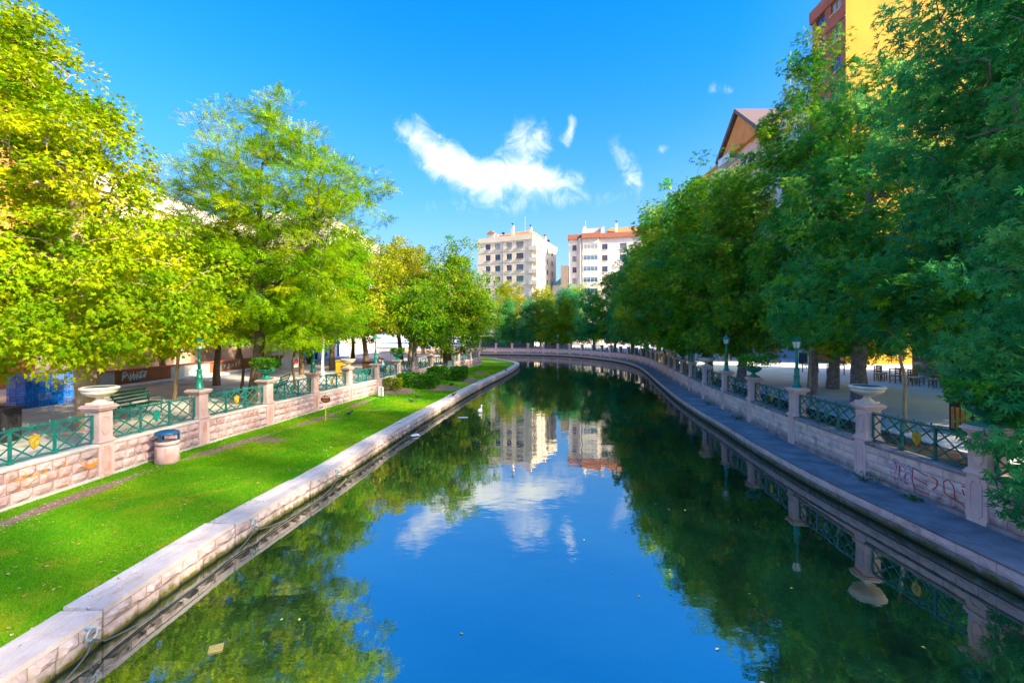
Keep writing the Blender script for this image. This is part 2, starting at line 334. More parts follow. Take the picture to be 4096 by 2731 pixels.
# ---- left lawn between kerb and wall
def lawn_pts(nu, nv):
    sk0, skt, sk1 = KL.s_of_y(-6), KL.s_of_y(55.9), KL.s_of_y(55.9)+36
    U = []
    for i in range(nu+1):
        f = i/nu; sk = sk0 + (sk1-sk0)*f**1.15
        a = KL.at(sk); t = KL.tan(sk); a = a + .60*np.array([-t[1], t[0]])
        if sk <= skt: b = WL.at(WL.s_of_y(a[1]))
        else: b = WL.at(WL.s_of_y(55.9) + (sk-skt)*1.0)
        U.append((a, b))
    return U
def rise(x, y, w):            # the lawn banks up against the wall near the trees
    s = lambda a, b, t: (lambda q: q*q*(3-2*q))(min(1, max(0, (t-a)/(b-a))))
    return .42*s(27,35,y)*(1-s(42,50,y))*w**2
def gz(x, y, w): return ZK-.03 + .05*w + rise(x, y, w) + .018*math.sin(x*1.7+y*.6)*math.sin(y*1.1-x*.4)
NU, NV = 150, 14
UV = lawn_pts(NU, NV); V = []; F = []; dirt = []
rs = np.random.default_rng(3)
def dirt_at(x, y, w, d):      # d: metres from the wall
    n = math.sin(y*.9)*.5+math.sin(y*2.3+1)*.3+math.sin(y*5.1+x*3)*.2
    v = math.exp(-((d-(.95+.22*math.sin(y*.35+1)))/(.26+.10*n))**2)*(1.0 if 5 < y < 33 else .25)*(.75+.35*math.sin(y*1.3+.4))
    for (px, py, rx, ry, k) in ((-4.9,32.0,1.25,1.7,1.0),(-3.6,37.5,.8,2.6,.9),(-7.4,29.6,1.3,1.3,.85),(-8.6,16.2,.7,.5,.8),(-6.9,22.8,.9,.35,.7),(-8.0,20.4,.8,.3,.7),(-3.0,44,1,2.2,.7)):
        v = max(v, k*math.exp(-(((x-px)/rx)**2+((y-py)/ry)**2)**1.4*(1+.35*math.sin(x*7+y*3)*math.sin(y*5))))
    return v
for (a, b) in UV:
    for j in range(NV+1):
        w = j/NV; p = a+(b-a)*w; V.append((p[0], p[1], gz(p[0], p[1], w))); dirt.append(dirt_at(p[0], p[1], w, np.linalg.norm(b-p)))
for i in range(NU):
    for j in range(NV): k = i*(NV+1)+j; F.append((k, k+NV+1, k+NV+2, k+1))
def lawn_mat():
    m = bpy.data.materials.new('lawn'); m.use_nodes = True; nt = m.node_tree; N = nt.nodes.new; L = nt.links.new
    b = nt.nodes['Principled BSDF']; b.inputs['Roughness'].default_value = .95; b.inputs['Specular IOR Level'].default_value = .1
    geo = N('ShaderNodeNewGeometry')
    def nz(sc, det): n = N('ShaderNodeTexNoise'); n.inputs['Scale'].default_value = sc; n.inputs['Detail'].default_value = det; L(geo.outputs['Position'], n.inputs[0]); return n.outputs[0]
    def mix(f, a, c):
        n = N('ShaderNodeMix'); n.data_type = 'RGBA'; L(f, n.inputs[0])
        for s, x in ((6, a), (7, c)):
            if isinstance(x, tuple): n.inputs[s].default_value = (*x, 1)
            else: L(x, n.inputs[s])
        return n.outputs[2]
    def rg(x, a, c): n = N('ShaderNodeMapRange'); L(x, n.inputs[0]); n.inputs[1].default_value = a; n.inputs[2].default_value = c; return n.outputs[0]
    g = mix(rg(nz(.8,4), .35, .65), (.080,.300,.003), (.190,.360,.005)); g = mix(rg(nz(26,4), .40, .72), g, (.050,.200,.003)); g = mix(rg(nz(1.3,7), .53, .72), g, (.30,.30,.012)); g = mix(rg(nz(5,6), .62, .74), g, (.34,.25,.05))
    so_ = mix(rg(nz(9,6), .4, .65), (.20,.125,.085), (.30,.20,.145)); so_ = mix(rg(nz(60,3), .64, .70), so_, (.62,.52,.36))
    at = N('ShaderNodeAttribute'); at.attribute_name = 'dirt'
    ad = N('ShaderNodeMath'); ad.operation = 'MULTIPLY_ADD'; L(nz(7,6), ad.inputs[0]); ad.inputs[1].default_value = .9; L(at.outputs['Fac'], ad.inputs[2])
    L(mix(rg(ad.outputs[0], .76, .92), g, so_), b.inputs['Base Color'])
    bp = N('ShaderNodeBump'); bp.inputs['Strength'].default_value = .7; bp.inputs['Distance'].default_value = .03; L(nz(45,6), bp.inputs['Height']); L(bp.outputs[0], b.inputs['Normal']); return m
LM = lawn_mat(); lm = MB(); lm.add(V, F); lo = lm.build('lawn', LM, None, True); struct(lo)
at = lo.data.attributes.new('dirt', 'FLOAT', 'POINT'); at.data.foreach_set('value', np.array(dirt, np.float32))
# grass blades, thick near the camera and thinner farther off
def blades(n, ymax, ymin, hgt, wid, seed):
    rg = np.random.default_rng(seed); out = []
    sk = KL.s_of_y(ymin) + (KL.s_of_y(ymax)-KL.s_of_y(ymin))*rg.random(n)**1.0; w = rg.random(n)
    X = np.interp(sk, KL.s, KL.p[:,0]) - .62; Y = np.interp(sk, KL.s, KL.p[:,1]); WX = np.interp(Y, WL.p[:400,1], WL.p[:400,0])
    x = X + (WX-X)*w; d = np.abs(x-WX)
    keep = np.array([dirt_at(a, b, c, e) < .26+.34*q for a, b, c, e, q in zip(x, Y, w, d, rg.random(n))]); x, Y, w = x[keep], Y[keep], w[keep]; n = len(x)
    z = np.array([gz(a, b, c) for a, b, c in zip(x, Y, w)]) - .005
    th = rg.random(n)*2*np.pi; h = hgt*(.5+rg.random(n)); lean = rg.normal(0, .5, (n,2))*h[:,None]
    V = np.zeros((n,3,3)); wv = np.c_[np.cos(th), np.sin(th)]*wid/2
    V[:,0,:2] = np.c_[x,Y]-wv; V[:,1,:2] = np.c_[x,Y]+wv; V[:,0,2] = V[:,1,2] = z; V[:,2,:2] = np.c_[x,Y]+lean; V[:,2,2] = z+h
    return V.reshape(-1,3)
BV = np.concatenate([blades(110000, 14, 4.2, .035, .010, 1), blades(80000, 26, 13, .045, .016, 2), blades(50000, 54, 25, .06, .03, 4)])
nb = len(BV)//3; GR = leafmat('grass_blade', (.045,.220,.002), (.120,.340,.003), (.42,.42,.010), .35)
bc = BV.reshape(-1,3,3)[:,0,:]; pat = .5+.5*np.sin(bc[:,0]*1.1+1.7*np.sin(bc[:,1]*.55))*np.sin(bc[:,1]*.8+1.3*np.sin(bc[:,0]*.9)); fine = .5+.5*np.sin(bc[:,0]*5.3+bc[:,1]*2.1)*np.sin(bc[:,1]*4.4-bc[:,0]*1.9)
go = link('grass', npmesh('grass', BV, np.arange(nb*3).reshape(-1,3), GR, np.clip(.46*np.random.default_rng(8).random(nb)+.52*pat**1.6+.18*fine-.06, 0, 1)))
tag(go, 'short mown grass of the left bank lawn', 'grass', kind='stuff')

# ------------------------------------------------------------------ stones
def stone_mesh(seed, mat, bulge, nx=5, nz=4, name='stone'):
    rg = np.random.default_rng(seed); V = []; F = []
    cx, cz = rg.uniform(-.15,.15), rg.uniform(.4,.6)
    for j in range(nz):
        for i in range(nx):
            x = -.5+i/(nx-1); z = j/(nz-1); e = i in (0,nx-1) or j in (0,nz-1)
            y = 0. if e else -bulge*(.55+.75*rg.random())
            if not e: x += rg.uniform(-.06,.06); z += rg.uniform(-.08,.08)
            V.append((x, y, z))
    for j in range(nz-1):
        for i in range(nx-1):
            a = j*nx+i; q = (a, a+1, a+nx+1, a+nx)
            F += [(q[0],q[1],q[2]),(q[0],q[2],q[3])] if rg.random() < .5 else [(q[0],q[1],q[3]),(q[1],q[2],q[3])]
    o = len(V); V += [(-.5,.1,0),(.5,.1,0),(.5,.1,1),(-.5,.1,1)]; c = [0, nx-1, nx*nz-1, nx*(nz-1)]
    F += [tuple([o, o+1]+list(range(nx-1,-1,-1))), tuple([o+1,o+2]+[k*nx+nx-1 for k in range(nz-1,-1,-1)]), tuple([o+2,o+3]+list(range(nx*(nz-1), nx*nz))), tuple([o+3,o]+[k*nx for k in range(nz)])]
    mb = MB(); mb.add(V, F); return mb.mesh(name, mat)
class Stones:
    """lays stones along a path: the nearest as parts of their own, the rest joined as one part"""
    def __init__(s, root, variants, name, limit=290): s.root = root; s.v = variants; s.n = 0; s.lim = limit; s.name = name; s.mb = MB(); s.vd = [([tuple(v.co) for v in m.vertices], [tuple(p.vertices) for p in m.polygons]) for m in variants]; s.bv = MB()
    def put(s, p, ang, sc, near=True, bvh=False):
        k = random.randrange(len(s.v)); ca, sa = math.cos(ang), math.sin(ang)
        W = None
        if bvh or not (near and s.n < s.lim): W = [(p[0]+x*sc[0]*ca-y*sc[1]*sa, p[1]+x*sc[0]*sa+y*sc[1]*ca, p[2]+z*sc[2]) for x, y, z in s.vd[k][0]]
        if bvh: s.bv.add(W, s.vd[k][1])
        b = s.root.location
        if near and s.n < s.lim: link(s.name, s.v[k], s.root, (p[0]-b[0], p[1]-b[1], p[2]-b[2]), ang, sc); s.n += 1
        else: s.mb.add([(x-b[0], y-b[1], z-b[2]) for x, y, z in W], s.vd[k][1])
    def row(s, path, rev, s0, s1, z, h, lmin, lmax, off=0., gap=.012, near=True, bvh=False, jit=.0):
        x = s0; 
        while x < s1-.05:
            l = random.uniform(lmin, lmax)
            if s1-(x+l) < lmin*.6: l = s1-x
            p, a, n = frame(path, x+l/2, rev); o = off+random.uniform(-jit, jit)
            s.put((p[0]+n[0]*o, p[1]+n[1]*o, z+gap/2), a, (l-gap, 1, h-gap), near, bvh); x += l
    def done(s, mat):
        if s.mb.v:
            o = s.mb.build(s.name+'_rows', mat, s.root); o['kind'] = 'stuff'
def slab_mesh(mat, name='slab'):
    mb = MB(); mb.box((0,0,.5), (1,1,1), 0, .0); 
    return mb.mesh(name, mat)

# ---- left kerb: slabs on top, two courses of stone below
kb = struct(thing('kerb_left', 'pale stone kerb along the lawn on the left bank', 'kerb', (-5.6, 6, 0))); del kb['category']
ks = Stones(kb, [stone_mesh(20+i, KFACE, .055) for i in range(10)], 'stone', 295)
kl_ = Stones(kb, [stone_mesh(40+i, KFACE, .028, 5, 4, 'footing_stone') for i in range(6)], 'footing_stone', 200)
slm = slab_mesh(KSLAB)
sY = lambda P, y: P.s_of_y(y)
a0, a1 = sY(KL,-4), KL.s_of_y(56)+40
sweep(KL, [(-.05,-.6),(-.05,ZK-.10),(-.58,ZK-.10),(-.58,-.6)], a0, a1, .5, False, 'core', MORTAR, kb, kb.location)
x = a0; sec = 0
while x < a1:
    l = random.uniform(2.2, 3.1); near = KL.at(x)[1] < 42 and x < sY(KL,50); dz = random.uniform(-.012,.012); do = random.uniform(-.02,.02)
    ks.row(KL, False, x, x+l-.012, .215+dz, .17, .26, .46, do, .012, near)
    kl_.row(KL, False, x, x+l-.012, -.12, .33, .34, .6, do-.005, .012, near)
    p, a, n = frame(KL, x+l/2, False)
    for r_, (o0, o1) in enumerate(((.02,-.22),(-.225,-.40),(-.405,-.58))):
        ln = l if r_ == 0 else l
        parts = [(x, x+l)] if r_ == 0 or random.random() < .4 else [(x, x+l*.45), (x+l*.45, x+l)]
        for (q0, q1) in parts:
            if not near and r_ > 0 and q0 > x: continue
            p, a, n = frame(KL, (q0+q1)/2, False); o = (o0+o1)/2+do; z = ZK-.075+dz+random.uniform(-.006,.006)
            if near: link('slab', slm, kb, (p[0]+n[0]*o-kb.location[0], p[1]+n[1]*o-kb.location[1], z), a+random.uniform(-.006,.006), (q1-q0-.026, abs(o1-o0)-.02, .078))
    if not near:
        m = sweep(KL, [(.02+do,ZK-.075+dz),(.02+do,ZK+dz),(-.58+do,ZK+dz),(-.58+do,ZK-.075+dz)], x, x+l-.012, .8, False, 'slab', KSLAB, kb, kb.location)
    x += l
ks.done(KFACE); kl_.done(KFACE)

# ---- right kerb and walkway
kr = struct(thing('kerb_right', 'pink stone kerb with dark walkway below the right wall', 'kerb', (8.2, 6, 0))); del kr['category']
ks2 = Stones(kr, [stone_mesh(60+i, KFACE_R, .022) for i in range(10)], 'stone', 295)
kl2 = Stones(kr, [stone_mesh(80+i, KLOW, .008, 3, 3, 'footing_stone') for i in range(6)], 'footing_stone', 200)
b0, b1 = sY(KR, -4), KR.L-20
x = b0
while x < b1:
    near = KR.at(x)[1] < 46 and x < sY(KR,60); l = 2.6
    ks2.row(KR, True, x, x+l, .19, .205, .28, .46, 0, .010, near); kl2.row(KR, True, x, x+l, -.15, .335, .55, 1.0, -.012, .010, near); x += l
ks2.done(KFACE_R); kl2.done(KLOW)
sweep(KR, [(-.04,-.6),(-.04,ZW-.03),(-1.1,ZW-.03),(-1.1,-.6)], b0, b1, .5, True, 'core', MORTAR, kr, kr.location)
x = b0
while x < b1:
    l = random.uniform(2.5,3.5); sweep(KR, [(.03,ZW-.035),(.03,ZW+.004),(-.16,ZW+.004),(-.16,ZW-.035)], x, min(b1,x+l-.01), 1.0, True, 'edge_slab', WALK, kr, kr.location); x += l
struct(sweep(WR, [(1.07,ZW-.02),(1.07,ZW),(-.05,ZW),(-.05,ZW-.02)], sY(WR,-6), WR.L-14, .6, True, 'walkway_right', WALK))

# ------------------------------------------------------------------ walls, pillars, fences
def wall(name, label, path, rev, base, courses, vari, mat, cap, pill_s, s0, s1, zb, lr, near_y):
    root = thing(name, label, 'wall', base)
    sweep(path, [(-.02,zb-.4),(-.02,ZC-.08),(-.36,ZC-.08),(-.36,zb-.4)], s0, s1, .5, rev, 'core', MORTAR, root, base)
    st = Stones(root, vari, 'stone', 295)
    cuts = [s0] + list(pill_s) + [s1]
    h = (ZC-.085-zb-.10)/courses
    for i in range(len(cuts)-1):
        q0, q1 = cuts[i]+(.2 if i else 0), cuts[i+1]-(.2 if i+1 < len(cuts)-1 else 0)
        near = path.at(q0)[1] < near_y
        bvh = path.at(q1)[1] < 16 and path.at(q1)[1] > 2
        for c in range(courses):
            st.row(path, rev, q0, q1, zb+.10+c*h, h, lr[0], lr[1], 0, .014, near and path.at(q1)[1] > 3, bvh)
        sweep(path, [(.035,ZC-.085),(.045,ZC-.03),(.03,ZC),(-.40,ZC),(-.40,ZC-.085)], q0, q1, .6, rev, 'coping', cap, root, base)
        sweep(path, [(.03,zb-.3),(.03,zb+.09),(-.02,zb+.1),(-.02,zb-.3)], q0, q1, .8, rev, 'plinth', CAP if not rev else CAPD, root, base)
    st.done(mat); return root, st
PL_Y = [8.75, 12.1,15.5,18.8,22.2,25.5,28.9,32.9,36.8,40.4,44.2,48.1,52.2,56.1]
pl = [WL.s_of_y(y) for y in PL_Y]; pl += [pl[-1]+3.7*k for k in range(1,5)]
PR_Y = [5.9, 9.24,12.4,16.0,19.85,23.2,26.9,30.8]
pr = [WR.s_of_y(y) for y in PR_Y]; e_ = WR.s_of_y(30.8); 
k_end = int(np.argmin(np.hypot(WR.p[:,0]-0, WR.p[:,1]-93.2))); n_ = round((WR.s[k_end]-e_)/3.35); pr += [e_+(WR.s[k_end]-e_)*k/n_ for k in range(1, n_+1)]
pr += [pr[-1]+3.4*k for k in range(1,5)]
wallL, stL = wall('stone_wall', 'rock faced pink stone wall between the lawn and the left promenade', WL, False, (-10.8,12,ZK), 3, [stone_mesh(100+i, STONE, .055) for i in range(12)], STONE, CAP, pl, WL.s_of_y(1), WL.s_of_y(56)+28, ZK-.02, (.26,.48), 42)
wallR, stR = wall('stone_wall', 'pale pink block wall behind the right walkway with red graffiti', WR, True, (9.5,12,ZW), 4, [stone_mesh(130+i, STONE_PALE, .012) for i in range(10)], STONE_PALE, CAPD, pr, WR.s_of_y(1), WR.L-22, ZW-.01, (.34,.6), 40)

def pillar_proto(red=True):
    PILLAR = globals()['PILLAR'] if red else PILLAR_R
    t = thing('stone_pillar', 'x', 'pillar')
    MB().box((0,.02,.40-.5), (.44,.44,1.0+.0)).build('pilaster', PILLAR, t)          # runs from 0.6 below the coping up to it
    mb = MB(); mb.box((0,.02,.435), (.50,.50,.07), 0, .015).box((0,.02,.49),(.45,.45,.04)); mb.build('base_moulding', PILLAR, t)
    MB().box((0,.02,.50+.36), (.39,.39,.74), 0, .012).build('shaft', PILLAR, t)
    mb = MB()
    for (w, z0, h) in ((.43,1.22,.04),(.52,1.26,.05),(.58,1.31,.06),(.52,1.37,.03)): mb.box((0,.02,z0+h/2), (w,w,h), 0, .012)
    mb.build('capital', PILLAR, t)
    def panel(z0, z1, w, y):                                            # raised frame with cut corners
        c = .05; outer = [(-w/2,z0+c*1.6),(-w/2+c,z0+c*.9),(-w/2+c,z0),(w/2-c,z0),(w/2-c,z0+c*.9),(w/2,z0+c*1.6),(w/2,z1-c*1.6),(w/2-c,z1-c*.9),(w/2-c,z1),(-w/2+c,z1),(-w/2+c,z1-c*.9),(-w/2,z1-c*1.6)]
        k = .78; zc = (z0+z1)/2; inner = [(x*k, zc+(z-zc)*.91) for x, z in outer]; n = len(outer); m = MB()
        V = [(x,y,z) for x,z in outer]+[(x,y,z) for x,z in inner]+[(x,y+.022,z) for x,z in outer]+[(x,y+.022,z) for x,z in inner]; F = []
        for i in range(n): j = (i+1)%n; F += [(i,j,n+j,n+i),(i,2*n+i,2*n+j,j),(n+i,n+j,3*n+j,3*n+i)]
        m.add(V, F); i2 = MB(); i2.prism(inner, y+.012, y+.03); return m, i2
    f, i_ = panel(.62,1.10,.24,-.19); fo = f.build('panel_frame', PILLAR, t); i_.build('panel', PILLAR, fo)
    f, i_ = panel(-.46,.32,.26,-.218); fo = f.build('panel_frame', PILLAR, t); i_.build('panel', PANELRED if red else PILLAR, fo)
    return t
# z = 0 of the pillar is 0.4 m below the coping top
pp = pillar_proto(); pp2 = pillar_proto(False)
def fence_proto(far=False):
    """3 m panel, three bays, posts and crossing bars, scroll work on the top rail; origin at the coping, middle of the panel"""
    t = thing('fence_panel', 'x', 'fence'); Lp, H0, H1 = 2.94, .055, .74; n = 3; bw = Lp/n
    mb = MB(); mb.bar((-Lp/2,0,H1),(Lp/2,0,H1),.045,.035); mb.build('top_rail', GREENM, t)
    MB().bar((-Lp/2,0,H0),(Lp/2,0,H0),.045,.035).build('bottom_rail', GREENM, t)
    pm = None
    for i in range(n+1):
        x = -Lp/2+bw*i; w = .055
        if pm is None: m = MB(); m.bar((0,0,.0),(0,0,H1+.01),.05,.05,(0,1,0)); m.box((0,0,.03),(.11,.09,.05),0,.01); pm = m.mesh('post', GREENM)
        link('post', pm, t, (x,0,0))
    B = []
    for i in range(n):
        x0, x1 = -Lp/2+bw*i, -Lp/2+bw*(i+1); xm = (x0+x1)/2; zm = (H0+H1)/2
        B += [((x0,H1),(x1,H0)),((x0,H0),(x1,H1)),((xm,H1),(x1,zm)),((x0,zm),(xm,H0)),((x0,zm),(xm,H1)),((xm,H0),(x1,zm))]
    if far:
        m = MB()
        for (p, q) in B: m.bar((p[0],-.004,p[1]),(q[0],-.004,q[1]),.034,.014,(0,1,0))
        m.build('lattice', GREENM, t)
    else:
        for k, (p, q) in enumerate(B):
            y = -.012 if (q[1]-p[1]) > 0 else .012
            m = MB(); m.bar((p[0],y,p[1]),(q[0],y,q[1]),.032,.016,(0,1,0)); m.build('lattice_bar', GREENM, t)
        sm = MB()
        for dx in (-.085, 0, .085):
            sm.tube([(dx+.05*math.cos(a), 0, .035*math.sin(a)) for a in np.linspace(math.pi*1.05,-math.pi*.05,8)], .009, 5)
        sm.tube([(-.20,0,.0),(-.16,0,.018),(-.12,0,.0)], .008, 5).tube([(.20,0,.0),(.16,0,.018),(.12,0,.0)], .008, 5); sme = sm.mesh('scroll', GREENM)
        fm = MB(); fm.lathe([(.012,0),(.012,.03),(.024,.045),(.012,.07),(.004,.085)], 8); fme = fm.mesh('finial', GREENM)
        for i in range(2*n):
            x = -Lp/2+bw*(i+.0)/2+bw*.25
            link('scroll', sme, t, (x-.13,0,H1+.018)); link('finial', fme, t, (x+.13,0,H1+.016))
    return t
def shield(mat):
    t = MB(); pts = [(-.10,.12),(-.06,.15),(-.03,.13),(0,.17),(.03,.13),(.06,.15),(.10,.12),(.115,.05),(.10,-.07),(0,-.19),(-.10,-.07),(-.115,.05)]
    t.prism(pts, -.035, -.005); ring = [(.062*math.cos(a), -.04, .062*math.sin(a)+.01) for a in np.linspace(0, 2*math.pi, 17)]
    t.tube(ring, .011, 6, False).lathe([(.02,0),(.02,.001)],8); t.box((0,-.042,.01),(.05,.02,.05)).box((0,-.04,-.10),(.05,.014,.03)); t.box((0,-.03,.165),(.06,.03,.04),0,.01)
    return t.mesh('emblem', mat)
SHG, SHV = shield(GOLD), shield(GREENL)
fn, ff = fence_proto(False), fence_proto(True)

def lamp_proto():
    t = thing('street_lamp', 'x', 'lamp')
    m = MB(); m.lathe([(.15,0),(.15,.04),(.12,.07),(.115,.12),(.10,.14),(.095,.36),(.105,.38),(.105,.41),(.085,.43),(.08,.60),(.09,.62),(.09,.65),(.06,.68)], 16); m.build('base', GREENL, t, True)
    m = MB(); m.lathe([(.052,.66),(.048,.90),(.058,.91),(.058,.94),(.046,.95),(.040,1.30),(.05,1.31),(.05,1.335),(.032,1.35)], 14); m.build('column', GREENL, t, True)
    lt = MB(); lt.lathe([(.095,1.34),(.105,1.37),(.10,1.385)], 6).build('lantern_base', GREENL, t)
    g = MB(); g.lathe([(.10,1.386),(.155,1.615)], 6); g.build('lantern_glass', LAMPGLASS, t)
    m = MB()
    for k in range(6):
        a = 2*math.pi*(k+.5)/6; m.bar((.103*math.cos(a),.103*math.sin(a),1.38),(.158*math.cos(a),.158*math.sin(a),1.62),.016)
    m.build('lantern_frame', GREENL, t)
    r = MB(); r.lathe([(.20,1.60),(.205,1.625),(.13,1.70),(.08,1.755),(.075,1.775),(.03,1.80)], 6); ro = r.build('lantern_roof', GREENL, t)
    MB().lathe([(.02,1.79),(.022,1.83),(.008,1.85),(.006,1.93)], 8).build('finial', GREENL, ro, True)
    return t
lp = lamp_proto()
def urn_proto(green):
    t = thing('plant_urn', 'x', 'urn'); mat = GREENL if green else CREAM
    m = MB(); m.box((0,0,.03),(.40,.40,.06),0,.012).build('plinth', mat, t)
    MB().lathe([(.17,.06),(.16,.08),(.10,.12),(.075,.17),(.085,.19)], 24).build('stem', mat, t, True)
    if green: prof = [(.085,.19),(.20,.235),(.30,.32),(.335,.41),(.32,.43),(.29,.43),(.26,.36)]
    else: prof = [(.085,.19),(.22,.225),(.33,.29),(.385,.355),(.37,.37),(.355,.375),(.41,.40),(.425,.43),(.415,.46),(.37,.475),(.35,.45)]
    b = MB(); b.lathe(prof, 32); bo = b.build('bowl', mat, t, True)
    MB().lathe([(.33 if not green else .28,.42),(.33 if not green else .28,.462 if not green else .40),(.01,.475 if not green else .41)], 20).build('soil', SOIL if green else flat('dark_green_planting', (.015,.06,.05)), bo)
    return t
us, ug = urn_proto(False), urn_proto(True)
PROTOS = []
def inst(proto, loc, rz, label, group, sc=None):
    if proto not in PROTOS: PROTOS.append(proto)
    o = copy_tree(proto); o.location = loc; o.rotation_euler.z = rz; o['label'] = label; o['group'] = group
    if sc: o.scale = sc
    return o
def drop(o):
    for c in list(o.children): drop(c)
    bpy.data.objects.remove(o)
URNS = []
def dress(path, rev, ps, side, tops, y_near):
    """pillars, what stands on them and the fence panels between them"""
    for i, s in enumerate(ps):
        p, a, n = frame(path, s, rev); o = np.array(p)+n*(-.17)
        y = p[1]; k = i-1
        far = s > path.s_of_y(y_near)
        if i > 0:
            top = tops[(i-1) % len(tops)] if not far else ('none' if (i % 5) else 'lamp')
            what = {'urn':'topped by a cream stone urn','green':'topped by a green metal urn','lamp':'topped by a green lamp','none':'with a bare flat top'}[top]
            inst(pp if side == 'left' else pp2, (o[0],o[1],ZC-.4), a, f'{ORD[k]} pink stone pillar along the {side} wall, {what}', f'pillars of the {side} wall')
            z = ZC+1.0
            if top == 'lamp': inst(lp, (o[0],o[1],z), a+random.uniform(-.1,.1), f'green lantern lamp on the {ORD[k]} pillar of the {side} wall', 'green lamps on the pillars', (1,1,1))
            if top == 'urn': inst(us, (o[0],o[1],z), a, f'cream stone urn on the {ORD[k]} pillar of the {side} wall', 'urns on the pillars')
            if top == 'green': inst(ug, (o[0],o[1],z), a, f'green metal urn on the {ORD[k]} pillar of the {side} wall', 'urns on the pillars'); URNS.append((o[0],o[1],z+.40,side,k))
        if i+1 < len(ps):
            p2, a2, n2 = frame(path, ps[i+1], rev); o2 = np.array(p2)+n2*(-.17); m = (o+o2)/2; d = o2-o; Ln = np.linalg.norm(d)-.42
            ang = math.atan2(d[1], d[0]) + (math.pi if rev else 0)
            gold = (i % 2 == (0 if side == 'left' else 1))
            f = inst(ff if far else fn, (m[0],m[1],ZC), ang, f'{ORD[i]} green iron fence panel on the {side} wall' + ('' if far else (', gold shield emblem' if gold else ', green shield emblem')), f'fence panels of the {side} wall', (Ln/2.94,1,1))
            if not far: link('emblem', SHG if gold else SHV, f, (0,-.01,.40), 0, (2.94/Ln,1,1))
dress(WL, False, pl, 'left', ['urn','lamp','green','lamp'], 46)
dress(WR, True, pr, 'right', ['green','urn','lamp','green','lamp','urn','lamp','green','lamp','urn','lamp','green'], 45)
for o in PROTOS: drop(o)
# ------------------------------------------------------------------ trees
def unit(v): return v/np.maximum(1e-6, np.linalg.norm(v, axis=-1, keepdims=True))
def leaf_shape(kind):
    if kind == 'maple':
        P = [(0,0)]
        for (a, r) in ((-115,.42),(-85,.30),(-58,.72),(-30,.36),(0,1.0),(30,.36),(58,.72),(85,.30),(115,.42)): P.append((.22+r*.78*math.cos(R(a)), r*.78*math.sin(R(a))))
        V = [(x, y, -.10*abs(y)-.08*x*x) for x, y in P]; V.append((.25,0,.03)); c = len(V)-1
        F = [(c, i, i+1) for i in range(0, 9)] + [(c, 9, 0)]
    elif kind == 'ovate': V = [(0,0,0),(.45,.30,.06),(1,0,-.10),(.45,-.30,.06)]; F = [(0,2,1),(0,3,2)]
    elif kind == 'lance': V = [(0,0,0),(.42,.13,.03),(1,0,-.12),(.42,-.13,.03)]; F = [(0,2,1),(0,3,2)]
    elif kind == 'fan':                                                # a bunch of five narrow leaflets
        V = []; F = []
        for a in (-80,-40,0,40,80):
            c, s_ = math.cos(R(a)), math.sin(R(a)); o = len(V); l = 1 if abs(a) < 60 else .75
            for (x, y, z) in ((0,0,0),(.45*l,.12,.03),(l,0,-.14),(.45*l,-.12,.03)): V.append((x*c-y*s_, x*s_+y*c, z))
            F += [(o,o+2,o+1),(o,o+3,o+2)]
    else:                                                              # feather: pairs of leaflets along a stalk
        V = []; F = []
        for k in range(4):
            for sgn in (-1, 1):
                o = len(V); x = .15+.24*k; V += [(x,0,-.1*x*x),(x+.16,.17*sgn,-.1*x*x),(x+.13,.34*sgn,-.1*x*x-.05),(x+.03,.17*sgn,-.1*x*x)]; F += [(o,o+1,o+2),(o,o+2,o+3)]
    return np.array(V, float), np.array(F, int)
